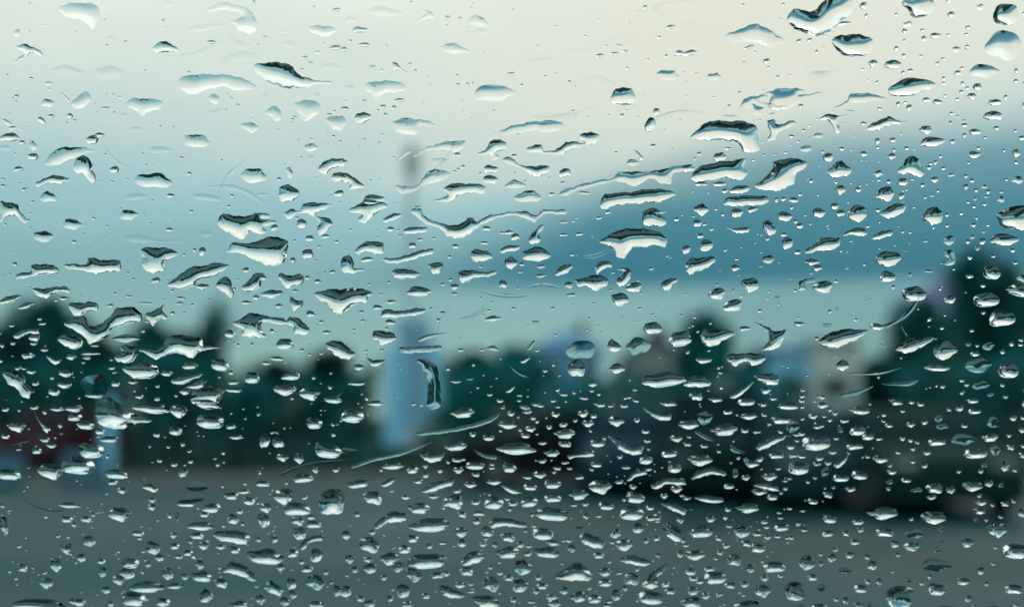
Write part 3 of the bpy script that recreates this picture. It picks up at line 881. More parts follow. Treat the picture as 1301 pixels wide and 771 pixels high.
"""n~~0 0,30 0,65 10,80 40,104 72,85 78,60 50,20 60,0 75
f~~320 188,370 148,430 113,460 108,462 114,432 119,374 155,326 193
f~~470 130,530 120,600 140,700 140,690 155,600 155,500 152
n~butterfly-shaped drop~825 70,850 45,880 48,930 55,970 42,1030 45,1030 58,990 62,1050 72,1040 85,1000 95,1015 115,990 122,950 110,935 138,900 135,870 115,835 95
n~branching drop~1080 45,1105 25,1140 35,1150 10,1200 0,1265 10,1240 25,1200 42,1215 55,1245 60,1270 80,1250 105,1215 130,1210 100,1215 75,1180 45,1130 45,1100 65
n~shield-shaped drop~533 180,570 172,640 175,678 192,650 215,620 235,628 255,600 270,560 262,538 240,545 215
n~big fish-shaped drop~880 155,960 155,1010 135,1060 132,1095 150,1095 185,1085 220,1060 243,1010 238,960 215,900 190,845 195,870 180
n~long slanting leaf-shaped drop~635 310,680 280,720 250,780 240,830 230,870 240,850 265,800 285,750 300,740 320,690 330,640 320
n~tooth-shaped drop~825 310,850 282,875 295,890 340,880 362,850 345,825 322
n~~60 290,70 272,115 262,120 240,170 235,220 248,218 270,150 278,100 290
n~block-shaped drop with a pale tail~335 215,360 212,400 222,455 220,455 262,400 266,370 275,345 266,245 248,250 235,325 236
n~~118 330,160 328,200 325,245 318,265 335,255 345,200 345,180 368,150 358
n~~0 375,30 357,80 355,70 372,30 385,0 388
n~~68 402,100 382,135 380,125 392,90 408
n~square-topped drop on the tree line~260 395,280 382,365 382,375 408,335 415,300 435,275 425
n~big hammer-shaped drop~245 458,320 430,340 470,390 460,430 420,440 405,500 398,540 425,535 450,480 465,430 480,405 515,340 540,320 510,260 475
n~~555 425,600 405,625 392,620 415,638 440,600 450,585 470,560 445
n~~220 520,245 502,290 508,318 535,290 558,250 550
n~wide batwing drop~525 560,580 560,620 545,640 510,700 505,770 520,775 545,845 552,790 562,750 575,735 595,700 580,650 575,600 598,570 585
n~~435 590,460 570,460 545,515 548,525 580,500 608,450 608
n~~465 635,510 610,550 600,595 625,605 655,560 672,510 668
n~~650 680,690 660,770 652,740 675,680 695
n~~710 705,750 682,790 680,760 708
n~~730 765,735 715,800 700,855 712,850 740,820 766
n~mask-shaped drop~885 460,920 440,960 420,1010 432,1070 440,1090 450,1100 435,1140 445,1178 480,1165 505,1125 500,1110 470,1050 462,1000 455,995 480,1012 510,970 518,920 505,915 480
n~~1240 540,1270 525,1305 535,1352 575,1325 600,1301 594,1260 570
n~~1060 290,1070 270,1110 280,1150 272,1155 305,1110 325,1095 330
n~seahorse-shaped drop~920 330,940 305,965 275,1000 270,1018 290,995 300,990 325,960 340
n~~1105 360,1125 372,1155 375,1150 395,1120 415,1108 395
n~big whale-shaped drop~1195 350,1240 333,1300 330,1370 327,1420 348,1400 362,1395 380,1340 395,1300 428,1260 410,1240 385
n~caterpillar drop at the left~10 650,50 640,90 660,100 690,130 720,110 745,80 735,60 705,30 690
n~~175 585,205 590,235 600,210 618,190 605
n~~50 510,80 485,140 480,150 500,110 500,70 518"""),
((434, 257), """188 103 28 20;95 218 46 20;270 165 28 22;300 143 24 12;350 137 18 10;552 100 30 18;610 117 22 10;638 115 34 18;662 132 36 26;435 168 26 18;645 230 52 52;687 236 20 14;742 198 108 58;878 200 16 12;905 121 28 14;845 76 34 10;845 124 34 12;
615 312 34 30;430 322 34 24;428 348 28 12;295 340 96 40;385 312 14 14;190 380 42 18;137 400 34 20;187 457 42 22;82 452 24 10;65 628 40 24;578 442 62 22;455 562 28 14;745 565 20 10;1015 38 22 14;980 60 26 12;1275 65 22 14;1112 323 64 38;865 315 36 26 m;875 352 38 14 m;1060 370 70 52;
1185 478 74 46;897 632 72 68;1050 633 64 40;957 690 32 26;1290 520 90 58;1225 675 170 58;740 455 36 10 f;910 562 112 70 f;1130 548 100 70 f;655 405 22 10;60 690 60 16;130 765 60 22;435 683 40 12;490 672 30 10 f;1210 38 60 12 m;35 105 12 10;290 20 40 12 m;530 365 12 8;575 380 12 8;560 412 16 10;75 418 20 12;340 405 12 10;48 485 14 10;30 690 12 10;1180 253 24 12;1140 345 10 10;960 385 10 8;1135 405 18 10;1240 205 10 8;980 470 10 8;935 485 10 8;815 505 14 10;540 430 10 8;
410 208 16 12;180 305 14 10;150 350 18 8;760 245 34 14 m;760 280 44 14 m;680 265 18 10;530 245 14 10;545 155 34 12 m;830 660 10 8;980 730 16 14;885 725 14 12;1120 755 26 14;1245 765 70 24;700 540 8 8""",
"""n~~25 35,60 10,90 -8,140 -5,175 15,130 42,95 78,62 70,72 45
n~~155 68,190 45,228 45,220 60,170 78
n~~235 105,270 95,320 95,325 110,290 120,245 120
n~long winding chain of water~265 30,300 20,310 50,360 75,400 85,450 85,480 60,500 60,510 75,560 52,640 38,700 35,740 50,770 30,855 30,850 48,790 42,745 62,735 80,700 60,640 50,570 68,520 95,480 130,450 138,400 130,385 105,330 85,290 60
n~~715 150,720 125,750 95,770 85,765 105,750 125,758 145,735 162
n~turtle-shaped drop~48 185,75 160,110 148,155 155,160 195,130 195,90 190,60 195
n~wavy drop across the pole~155 215,220 210,280 190,345 175,345 195,290 212,250 225,180 232
n~~0 215,25 200,45 225,50 248,90 258,40 270,0 262
n~~190 268,215 252,260 258,298 268,280 288,220 292
n~~330 235,375 228,385 245,375 270,355 275,335 255
n~ring-ended drop~490 205,505 180,550 185,575 210,545 224,505 224
n~~600 187,630 165,675 165,670 182,620 192
n~~810 272,835 245,870 233,878 248,850 275,820 280
n~long tadpole-shaped drop~448 265,470 258,550 265,592 262,580 278,520 287,460 307,448 292
n~eyebrow-shaped drop on the pole~150 425,165 408,220 413,250 412,280 402,325 410,300 427,240 437,160 440
n~~115 510,125 490,180 492,208 510,200 532,155 544,130 527
n~~92 588,120 600,165 600,155 617,115 624
m~flat bar of water across the totem~218 555,250 550,372 545,370 565,260 574,225 570
m~~290 525,320 505,410 495,350 512,300 530
m~tall dark dribble on the totem~285 600,330 600,362 625,375 700,376 772,352 790,325 772,330 690,312 640
m~~545 555,580 545,605 568,570 562
n~~680 605,700 592,718 592,695 613
f~~705 560,725 530,738 530,720 562
n~big anvil-shaped drop~980 150,1010 130,1060 105,1130 100,1200 110,1225 125,1243 145,1230 170,1200 162,1160 170,1120 172,1090 192,1075 214,1050 210,1040 182,1010 162
n~~1145 75,1150 35,1190 20,1215 45,1238 70,1220 92,1180 90,1150 84
n~~970 240,985 225,1025 228,1030 247,1000 252,970 277
n~loaf-shaped drop over the pale band~890 297,930 285,985 276,1012 292,1010 318,970 337,935 322,905 320
n~~1045 297,1065 280,1080 262,1045 255,1090 250,1105 275,1085 307,1060 322
n~~1215 318,1240 292,1280 292,1260 320,1240 337
n~~1012 550,1030 520,1065 550,1040 572
n~~625 720,650 700,662 702,640 724"""),
((868, 257), """55 80 36 28;66 128 26 18;88 165 52 46;12 180 36 32;175 3 60 18;205 40 50 34;265 28 44 22;388 54 62 36;443 90 32 20;384 123 26 14;397 155 48 42;436 190 28 16;518 40 54 36;578 15 34 24;600 42 42 24;665 42 78 64;705 92 20 10;325 217 50 32 m;198 250 40 26;255 313 74 58;
127 348 66 46;187 393 80 46;490 228 62 26;510 250 42 24;530 322 80 48;580 300 24 12;358 355 26 20 f;780 283 64 44;690 238 14 8;880 348 100 58;1015 370 50 30;925 148 24 10 m;237 480 50 18;15 530 50 46;738 473 66 24;440 463 44 16;550 468 50 14 f;1000 565 100 78;967 628 110 30;607 620 54 42;
80 600 64 28;315 716 44 28;48 738 54 34;122 750 60 24;240 760 70 28;733 650 18 12;530 742 26 14;455 715 20 12;145 705 18 14;836 112 18 10;864 115 16 10;465 50 10 8;550 88 10 8;640 148 12 8;222 172 8 6;275 155 8 8;488 270 14 10;205 217 14 8;125 27 14 10;740 30 26 14;878 20 14 8;748 75 10 8;955 97 14 8;1030 255 16 10;985 322 8 6;755 543 8 8;470 660 12 8;135 630 14 12;585 405 18 10 f;222 357 14 8;10 350 10 8;650 585 8 8;865 275 20 16 m;935 262 40 10 m;600 185 14 8;810 760 60 26;515 740 12 10;870 760 24 16""",
"""n~~40 20,70 5,98 30,75 50,45 35
n~clog-shaped drop~10 240,30 210,60 215,110 203,122 220,95 250,50 264,25 277
n~~165 95,200 100,250 95,248 115,200 114
n~~303 85,320 68,340 75,345 92,355 105,340 127,320 120
n~stone-shaped drop~750 45,800 8,850 10,840 35,790 62
n~~608 128,640 102,680 98,703 115,690 127,640 124
n~~720 137,750 112,795 108,795 125,745 140
n~feather-shaped drop~462 187,500 160,530 138,590 135,598 155,580 178,520 184,480 194
m~~435 330,445 300,480 290,530 285,500 300,470 310,470 330,450 335
n~~732 215,760 190,815 190,830 215,800 242,750 240
m~~985 235,1010 215,990 190,1020 180,1040 215,1030 238
n~~910 60,930 30,960 15,985 40,985 75,935 82
n~dolphin-shaped drop~65 502,80 485,160 485,200 495,170 517,130 542,85 547
n~hooked horn-shaped drop~275 455,320 475,350 490,390 488,385 520,350 560,300 562,320 535,330 505,300 480
n~large slipper-shaped drop~518 525,560 497,610 483,690 485,700 495,660 522,590 552,540 552
m~~770 472,810 450,840 420,846 424,815 456,776 478
n~long canoe-shaped drop~810 562,820 540,870 520,960 515,930 537,880 567,830 574
n~double-humped drop~165 602,185 578,300 576,310 602,275 622,235 607,200 622
n~~0 695,20 668,70 658,110 690,60 705
n~~270 660,320 650,365 662,360 690,320 694
n~~175 740,230 703,268 683,240 717,200 746
m~thin water line low at right~600 730,660 715,725 700,680 727,610 742
m~upper thin water line at right~755 690,830 685,895 675,870 697,790 697"""),
((0, 514), """218 18 50 14;282 18 60 20;65 90 60 30;285 50 50 22;325 80 62 26;362 42 60 22;575 18 130 30;680 32 62 36;785 3 95 28;668 104 46 24;800 70 95 40;880 85 36 14;595 117 24 14;20 122 28 14;170 135 34 14;228 82 16 14;382 103 36 18;415 135 66 18;350 180 85 44;298 238 115 50;195 262 95 46;
35 270 80 30;140 177 32 18;195 158 36 14;430 297 36 14;445 268 80 26;697 262 36 26;662 230 22 12;606 215 18 10;725 218 18 10;1076 205 44 22;1138 208 36 28;1250 180 95 44;1155 283 74 24;1200 250 24 18;1058 150 36 32;1008 145 36 40;1198 75 56 32;900 125 50 14;465 330 34 18;580 365 30 14;578 393 30 18;
752 312 80 34 f;710 380 66 16;730 355 100 40 f;1000 303 50 16;880 350 56 20;930 332 50 14;948 370 42 22;805 398 66 26;778 420 34 14;1080 358 74 44;1012 397 46 28;1130 402 100 36;888 440 40 28;912 408 24 14;1005 445 40 40;1133 445 44 28;1195 458 58 20;762 466 94 24;748 502 48 20;525 492 42 14;
455 425 80 40;265 385 80 16;255 438 40 18;325 438 36 18;280 458 18 12;644 425 16 14;665 540 34 18;582 550 50 40;608 585 36 20;716 566 36 16;775 540 44 22;840 543 40 14;895 555 36 20;1010 583 135 44;1140 495 48 36;1115 568 42 22;1205 580 44 38;1070 622 34 20;1168 628 44 18;338 524 44 30;
310 586 36 22;497 608 58 30;488 645 62 34;452 672 50 26;212 615 40 36;175 684 50 30;85 625 36 24;390 640 34 30;404 708 36 20;385 598 28 14;560 698 125 32;638 648 40 34;702 657 28 18;768 657 76 30;760 612 36 26;840 683 46 26;668 692 60 16;512 745 85 40;620 755 50 24;785 735 50 38;990 745 36 28;
1085 752 40 24;1200 682 72 44;1110 685 34 34;1285 712 34 32;1205 765 60 22;910 765 70 24;150 768 190 36;300 755 50 20;1115 725 30 24;130 12 30 12;20 20 24 12;530 510 16 12;450 560 12 10;60 662 14 10;175 428 16 10;565 608 26 18;680 580 30 10;660 500 26 16;985 515 22 14;1045 515 24 20;1150 600 30 14;1240 640 20 14;1185 430 30 14;1090 300 12 10;850 185 14 12;570 160 10 8;985 38 16 10;695 152 16 14;1270 115 18 14;600 440 10 8;675 430 12 30 m;735 580 14 20;850 462 14 10;1280 250 30 14;1160 355 22 10;420 760 20 16;560 740 16 12;275 750 24 16""",
"""n~duck-shaped drop~375 18,400 -6,430 0,500 42,580 66,490 82,470 93,390 84,360 48
n~~160 88,140 62,130 40,150 70,190 92,180 108,165 98
n~~540 315,570 305,600 325,590 335,560 325
n~black-topped drop by the asphalt edge~1212 372,1235 345,1300 340,1312 375,1300 412,1250 418,1222 410
n~long slanting loaf-shaped drop~808 500,850 488,930 492,948 505,940 530,900 528,840 518
n~arched drop~1142 545,1160 520,1225 505,1230 520,1180 530,1155 552
n~~215 535,240 545,270 535,262 568,240 560
n~long bean-shaped drop~845 632,880 612,930 622,978 660,960 672,920 655,880 648,850 642
n~~1000 700,1030 680,1075 705,1070 728,1040 720
n~~0 440,20 440,34 485,20 488,0 470
f~~1068 262,1120 238,1200 218,1310 208,1310 215,1202 226,1124 246,1074 270"""),
((434, 514), """128 12 80 24;42 48 80 40;30 178 70 24 f;645 36 30 16;730 52 20 14;815 40 34 16;920 38 42 20;938 75 46 20;960 45 24 14;632 80 70 24;720 95 40 18;700 120 32 14;848 114 80 28;845 78 30 14;850 153 46 20;975 150 52 22;1045 68 64 28;1125 62 24 12;1248 190 60 20;1275 132 50 20;1268 245 50 28;
1160 212 50 28;1275 325 46 20;435 160 85 28;500 116 26 14;665 172 150 36;570 200 40 14;800 187 60 20;195 235 80 22;270 250 40 22;318 235 20 16;320 270 26 16;375 252 20 16;445 252 40 18;508 235 70 22;510 268 28 14;640 243 50 28;755 270 50 20;971 230 40 16;820 243 30 12;65 305 80 22;
290 293 36 14;490 307 50 18;580 296 54 18;718 316 50 18;805 305 60 26;985 320 90 40;903 347 76 30;1110 315 30 14;1120 357 70 32;1228 350 30 14;805 358 62 24;118 360 70 38;243 354 36 14;350 352 40 12;510 374 36 14;580 378 70 36;715 374 62 28;1010 388 56 22;928 380 30 12;1105 418 90 40;
1175 394 30 14;292 398 84 30;332 465 150 40;458 420 34 18;515 446 36 18;522 415 46 14;800 422 125 36;1285 515 50 30;455 490 50 28;555 488 46 28;767 497 75 34;632 508 54 26;1045 495 40 28;1130 475 40 28;272 512 40 22;16 500 28 26;240 553 44 24;105 540 72 44;460 530 30 24;583 535 24 16;
680 535 30 18;803 528 56 16;875 550 34 22;1075 540 70 32;630 567 90 32;780 565 100 30;325 602 140 42;185 592 75 36;215 620 44 30;110 627 56 28;100 592 36 16;690 625 70 44;475 638 48 26;275 652 60 42;1005 680 52 22;1005 640 56 24;365 652 46 18;635 662 36 18;750 660 30 16;1105 670 60 38;
570 690 62 44;680 695 56 38;450 688 46 18;12 715 50 32;235 715 50 38;765 692 40 18;845 710 34 22;905 735 72 30;965 742 50 24;1050 728 46 30;1180 740 95 38;800 735 50 18;550 755 105 36;655 745 30 16;810 760 56 22;110 760 50 22;70 740 30 18;185 740 26 16;1250 712 40 18;1235 685 30 16;250 765 44 20;
460 35 90 28;560 128 40 18;560 60 14 10;605 100 14 10;680 98 14 10;745 65 14 12;790 88 24 12;890 62 18 10;1060 200 24 12;1130 250 12 10;150 250 14 12;405 220 14 10;1000 130 14 8;990 300 20 10;725 420 16 12;60 420 20 14;118 487 30 14;335 540 24 16;400 645 24 14;600 600 16 10;565 620 20 12;160 660 24 16;320 730 26 20;740 712 30 16;1080 700 20 14;1200 510 26 14;980 575 40 18;1160 520 22 14;840 605 14 10;700 480 14 12;930 425 26 16;905 462 40 20 f;640 400 14 12;440 330 30 12;550 510 16 14;390 440 14 10;1290 440 30 22;1290 570 24 22;50 630 26 18;30 590 30 24;1205 575 20 14;1125 628 20 12""",
"""n~~1145 18,1180 28,1255 38,1250 58,1200 55
n~fish-tailed drop over the dark cars~1015 130,1060 140,1100 158,1150 162,1140 187,1090 187,1050 165
m~~500 170,550 190,590 195,585 208,540 200
n~~858 195,900 190,955 178,960 198,900 200,870 206
n~~295 192,330 190,390 188,380 212,345 220,310 208
n~~1085 285,1110 262,1160 252,1160 268,1120 278,1095 290
n~~1178 308,1230 288,1301 288,1310 308,1240 306,1195 322
n~~150 305,180 288,208 286,195 300,165 312
n~~302 330,350 302,430 290,425 308,370 325,320 336
n~~605 310,640 312,680 332,665 340,630 330
n~black-hatted drop~385 385,400 362,455 350,460 385,440 398,410 390
n~~1215 385,1260 382,1310 398,1305 420,1270 408
n~drop with a raised right end~122 462,150 440,190 418,248 425,240 448,180 452,140 470
n~~560 455,580 438,640 440,705 455,690 468,630 462,575 468
n~~1220 470,1260 465,1300 492,1310 520,1270 520,1240 500
n~~905 515,930 498,1000 520,995 542,950 542
n~~458 600,490 568,550 575,520 602,470 612
n~~1058 590,1110 580,1175 600,1160 614,1080 604
n~low moustache-shaped drop~810 660,850 632,905 612,955 650,940 668,860 668
n~~1145 690,1175 655,1240 620,1230 645,1200 665,1210 690,1170 700
n~~370 700,400 698,470 725,450 736,390 728
m~upper wiped streak below the totem~290 103,400 92,520 66,605 32,560 70,440 101,300 117
m~lower wiped streak below the totem~40 233,120 203,220 182,345 142,230 192,120 216,46 241"""),
((868, 514), """20 80 80 26;85 55 60 36 m;155 100 105 34;235 100 30 14;250 47 65 20;380 60 90 24;400 8 80 20;495 47 40 16;530 5 50 18;418 90 50 36 m;668 25 90 22;665 102 60 28;705 123 46 22;765 40 20 12;655 160 66 20;508 152 110 44;410 162 30 16;205 182 85 22;65 217 95 32;98 195 80 26;260 228 60 22;
355 195 56 18;292 210 30 16;520 205 30 16;330 278 60 22;238 280 36 16;440 247 80 38;175 312 40 16;600 282 66 20;340 354 40 18;98 362 115 20;245 398 90 28;5 410 34 24;550 345 40 18;495 370 40 16;105 438 40 18;375 470 56 20;225 487 64 36;65 487 100 34;320 505 34 16;285 547 60 28;
135 510 26 16;240 530 40 18;45 577 85 28;195 597 54 36;140 565 30 14;125 662 85 36;28 637 40 22;235 685 40 18;178 690 44 18;100 627 40 14;38 712 56 24;85 730 40 18;30 757 80 30;440 455 20 14;260 625 36 24;600 100 24 16 m;560 60 20 12;540 260 30 30 m;200 265 24 26 m;290 335 60 18;170 400 24 12;240 210 20 12;390 320 20 12;475 295 14 12;160 430 16 20;370 105 20 10;300 310 20 10;560 20 20 12""",
"""n~~275 165,310 140,350 128,395 125,370 145,320 165,290 175
n~~572 232,600 212,630 198,620 220,590 240
n~arched drop over the dark cars~30 282,60 255,110 245,160 258,155 272,100 268,60 280
n~~268 310,300 304,360 312,362 328,310 322
m~~40 98,80 112,120 138,90 135,55 115
m~~180 150,200 165,240 182,200 184,175 168"""),
]

# film, low drop, full drop; the drops further down the glass stand fuller (c, b)
THETA = {'f': 13.0, 'm': 38.0, 'n': 60.0, 'c': 64.0, 'b': 70.0}
RIDGE = {13.0: 0.06, 38.0: 0.27, 60.0: 0.55, 64.0: 0.75, 70.0: 1.2}
SAG = {13.0: 0.0, 38.0: 0.05, 60.0: 0.12, 64.0: 0.25, 70.0: 0.25}
CAPW = {13.0: 0.42, 38.0: 0.42, 60.0: 0.42, 64.0: 0.36, 70.0: 0.12}


def grade(fl, y):
    return fl if fl != 'n' else 'b' if y > 490 else 'c' if y > 330 else 'n'


def spline(pts, step):
    """closed Catmull-Rom through pts, resampled at about `step`"""
    P = [np.array(p, float) for p in pts]
    n = len(P)
    out = []
    for i in range(n):
        p0, p1, p2, p3 = P[i - 1], P[i], P[(i + 1) % n], P[(i + 2) % n]
        k = max(1, int(round(np.linalg.norm(p2 - p1) / step)))
        for j in range(k):
            t = j / k
            a = 0.5 * ((2 * p1) + (p2 - p0) * t + (2 * p0 - 5 * p1 + 4 * p2 - p3) * t * t + (3 * p1 - p0 - 3 * p2 + p3) * t ** 3)
            out.append(a * 0.8 + (p1 + (p2 - p1) * t) * 0.2)
    return np.array(out)


def seg_dist(q, poly):
    a = poly
    b = np.roll(poly, -1, 0)
    ab = b - a
    t = ((q[:, None] - a[None]) * ab[None]).sum(-1) / np.maximum((ab * ab).sum(-1), 1e-20)[None]
    t = np.clip(t, 0, 1)
    return np.linalg.norm(q[:, None] - (a[None] + t[..., None] * ab[None]), axis=-1).min(1)


def inside(q, poly):
    x, y = q[:, 0], q[:, 1]
    r = np.zeros(len(q), bool)
    j = len(poly) - 1
    for i in range(len(poly)):
        xi, yi, xj, yj = *poly[i], *poly[j]
        if yi != yj:
            r ^= ((yi > y) != (yj > y)) & (x < (xj - xi) * (y - yi) / (yj - yi) + xi)
        j = i
    return r


def cap(poly, cell, theta, skew=0.1):
    """water surface standing on the outline `poly`: solve the membrane equation on it, then bend it to the contact angle"""
    area = 0.5 * np.sum(poly[:, 0] * np.roll(poly[:, 1], -1) - np.roll(poly[:, 0], -1) * poly[:, 1])
    if area < 0:
        poly = poly[::-1]
    lo, hi = poly.min(0), poly.max(0)
    xs = np.arange(lo[0], hi[0], cell)
    ys = np.arange(lo[1], hi[1], cell * 0.87)
    g = np.array([(x + (0.5 * cell if k % 2 else 0), y) for k, y in enumerate(ys) for x in xs])
    g = g[inside(g, poly)] if len(g) else g.reshape(0, 2)
    d = seg_dist(g, poly) if len(g) else np.zeros(0)
    g = g[d > cell * 0.62]
    # a ring of points just inside the rim keeps the steep edge round
    tn = np.roll(poly, -1, 0) - np.roll(poly, 1, 0)
    nn = np.stack([-tn[:, 1], tn[:, 0]], 1)
    nn /= np.maximum(np.linalg.norm(nn, axis=1), 1e-12)[:, None]
    ring = poly + nn * cell * 0.3
    ring = ring[inside(ring, poly)]
    if len(ring):
        ring = ring[seg_dist(ring, poly) > cell * 0.2]
    pts = np.concatenate([poly, ring, g]) if len(ring) else np.concatenate([poly, g])
    v, e, f, *_ = delaunay_2d_cdt([Vector(p) for p in pts], [], [list(range(len(poly)))], 1, cell * 1e-3)
    v = np.array([(p.x, p.y) for p in v])
    f = np.array([t for t in f if len(t) == 3])
    p0, p1, p2 = v[f[:, 0]], v[f[:, 1]], v[f[:, 2]]
    A2 = (p1[:, 0] - p0[:, 0]) * (p2[:, 1] - p0[:, 1]) - (p1[:, 1] - p0[:, 1]) * (p2[:, 0] - p0[:, 0])
    flip = A2 < 0
    f[flip] = f[flip][:, ::-1]
    f = f[np.abs(A2) > 1e-16]
    cnt = {}
    for t in f:
        for a, b in ((t[0], t[1]), (t[1], t[2]), (t[2], t[0])):
            k = (min(a, b), max(a, b))
            cnt[k] = cnt.get(k, 0) + 1
    rim = set()
    for (a, b), c in cnt.items():
        if c == 1:
            rim.update((a, b))
    n = len(v)
    K = np.zeros((n, n))
    L = np.zeros(n)
    p = v[f]
    b_ = np.stack([p[:, 1, 1] - p[:, 2, 1], p[:, 2, 1] - p[:, 0, 1], p[:, 0, 1] - p[:, 1, 1]], 1)
    c_ = np.stack([p[:, 2, 0] - p[:, 1, 0], p[:, 0, 0] - p[:, 2, 0], p[:, 1, 0] - p[:, 0, 0]], 1)
    ar = np.abs((p[:, 1, 0] - p[:, 0, 0]) * (p[:, 2, 1] - p[:, 0, 1]) - (p[:, 1, 1] - p[:, 0, 1]) * (p[:, 2, 0] - p[:, 0, 0])) / 2
    for i in range(3):
        np.add.at(L, f[:, i], ar / 3)
        for j in range(3):
            np.add.at(K, (f[:, i], f[:, j]), (b_[:, i] * b_[:, j] + c_[:, i] * c_[:, j]) / (4 * ar))
    free = np.array([i for i in range(n) if i not in rim and L[i] > 0], int)
    phi = np.zeros(n)
    if len(free):
        phi[free] = np.linalg.solve(K[np.ix_(free, free)], L[free])
    phi = np.maximum(phi, 0)
    s = 3.6 * phi
    Rf = math.sqrt(max(s.max(), 1e-18))
    c = Rf / math.tan(R(theta))
    h = np.sqrt(s + c * c) - c
    # a rain drop on a leaning pane is steeper along its whole rim than a soap film: add a rounded ridge
    dd = seg_dist(v, poly)
    dd[list(rim)] = 0
    E = np.unique(np.sort(np.concatenate([f[:, [0, 1]], f[:, [1, 2]], f[:, [2, 0]]]), axis=1), axis=0)
    deg = np.zeros(n)
    np.add.at(deg, E[:, 0], 1)
    np.add.at(deg, E[:, 1], 1)
    for _ in range(3):
        ac = np.zeros(n)
        np.add.at(ac, E[:, 0], dd[E[:, 1]])
        np.add.at(ac, E[:, 1], dd[E[:, 0]])
        nd_ = 0.5 * dd + 0.5 * ac / np.maximum(deg, 1)
        nd_[list(rim)] = 0
        dd = np.where(dd < cell * 0.5, dd, nd_)
    h = CAPW[theta] * h + RIDGE[theta] * dd
    ym, yh = (lo[1] + hi[1]) / 2, (hi[1] - lo[1]) / 2
    h = h * (1 - skew * (v[:, 1] - ym) / yh)
    # dome (towards -z, away from the viewer) and flat base
    vd = v.copy()
    vd[:, 1] -= SAG[theta] * h                # the water hangs over its lower edge
    V = np.concatenate([np.column_stack([vd, -h]), np.column_stack([v, np.zeros(n)])])
    F = [tuple(int(i) for i in t[::-1]) for t in f] + [tuple(int(i) + n for i in t) for t in f]
    return V, F, len(f)


def drop_mesh(V, F, nd):
    me = bpy.data.meshes.new('raindrop')
    me.from_pydata(V.tolist(), [], F)
    me.materials.append(M_WATER)
    me.polygons.foreach_set('use_smooth', [i < nd for i in range(len(F))])
    me.update()
    return me


# shared shapes for the round and oval drops: unit half height, half width = ASP
ASPS = (1.0, 1.5, 2.2, 3.2)
TPL = {}
trng = random.Random(3)
for ia, asp in enumerate(ASPS):
    for fl in 'fmncb':
        for k in range(7 if fl in 'ncb' else 3):
            ph = [trng.uniform(0, 6.28) for _ in range(6)]
            am = [trng.uniform(0.02, 0.11) for _ in range(6)]
            bend = trng.uniform(-0.25, 0.25)
            tri = trng.uniform(0.0, 0.3)
            M = 30
            pl = []
            for i in range(M):
                t = 2 * math.pi * i / M
                r = 1 + sum(am[q] / (1 + 0.25 * q) * math.sin((q + 2) * t + ph[q]) for q in range(5))
                x, y = math.cos(t) * r, math.sin(t) * r
                y = y * (1 - tri * x * x * 0.8) + bend * (x * x - 0.5) * (0.5 if asp > 1.2 else 0.2)
                pl.append((x * asp, y))
            pl = np.array(pl)
            pl = (pl - (pl.max(0) + pl.min(0)) / 2) / ((pl.max(0) - pl.min(0)) / 2) * np.array([asp, 1.0])
            V, F, nd = cap(spline(pl, 0.2 + 0.06 * asp), 0.24 + 0.03 * asp, THETA[fl], 0.08)
            TPL.setdefault((ia, fl), []).append((V, F, nd, drop_mesh(V, F, nd)))

PXM = to_glass(651.5, 385.5)[0] - to_glass(650.5, 385.5)[0]     # metres on the glass per photo pixel, mid frame
SC = 434 / 1301
rounds, shaped = [], []
for (ox, oy), es, ps in SEC:
    low_row = oy > 500
    for e in es.replace('\n', '').split(';'):
        q = e.split()
        x, y, w, h = (float(t) for t in q[:4])
        fl = q[4] if len(q) > 4 else 'n'
        w, h = w * SC, h * SC
        x, y = ox + x * SC, oy + y * SC
        if low_row and fl != 'f':
            y -= 0.16 * h
            h *= 1.38
            w *= 1.05
        rounds.append([x, y, w, h, grade(fl, y)])
    for ln in ps.split('\n'):
        fl, nm, pt = ln.split('~')
        pp = [tuple(float(t) for t in s.split()) for s in pt.split(',')]
        pp = [(ox + a * SC, oy + b * SC) for a, b in pp]
        if low_row and fl == 'n':            # the noted outline is the bright part; the drop's top is dark on dark
            y1 = max(b for _, b in pp)
            pp = [(a, y1 + (b - y1) * 1.22) for a, b in pp]
        shaped.append((grade(fl, pp[0][1]), nm, pp))

# what is noted as running on beyond the section edge may meet its neighbour: drop round ones inside shaped ones
polys = [np.array(s[2]) for s in shaped]
keep = []
for r_ in rounds:
    c = np.array([[r_[0], r_[1]]])
    if any(inside(c, pl)[0] for pl in polys):
        continue
    if any(abs(r_[0] - k[0]) < 0.3 * (r_[2] + k[2]) and abs(r_[1] - k[1]) < 0.3 * (r_[3] + k[3]) for k in keep):
        continue
    keep.append(r_)
rounds = keep

OVER = np.array([(1073, -1), (1140, 165), (1200, 310), (1228, 360), (1226, 430), (1200, 480), (930, 772), (1310, 772), (1310, -1)], float)


def seen(x, y):
    return 0 <= x <= 1301 and 0 <= y <= 771 and not inside(np.array([[x, y]]), OVER)[0]


items = []
for fl, nm, pp in shaped:
    pa = np.array(pp)
    w, h = pa.max(0) - pa.min(0)
    c = (pa.max(0) + pa.min(0)) / 2
    a = 0.5 * abs(np.sum(pa[:, 0] * np.roll(pa[:, 1], -1) - np.roll(pa[:, 0], -1) * pa[:, 1]))
    items.append(dict(kind='p', fl=fl, nm=nm, pp=pp, x=c[0], y=c[1], w=w, h=h, a=a))
for x, y, w, h, fl in rounds:
    items.append(dict(kind='e', fl=fl, nm='', x=x, y=y, w=w, h=h, a=w * h * 0.78))
items.sort(key=lambda d: (-(1 if d['nm'] else 0), -d['a']))
DZ = -PANE_T - 1.2e-4


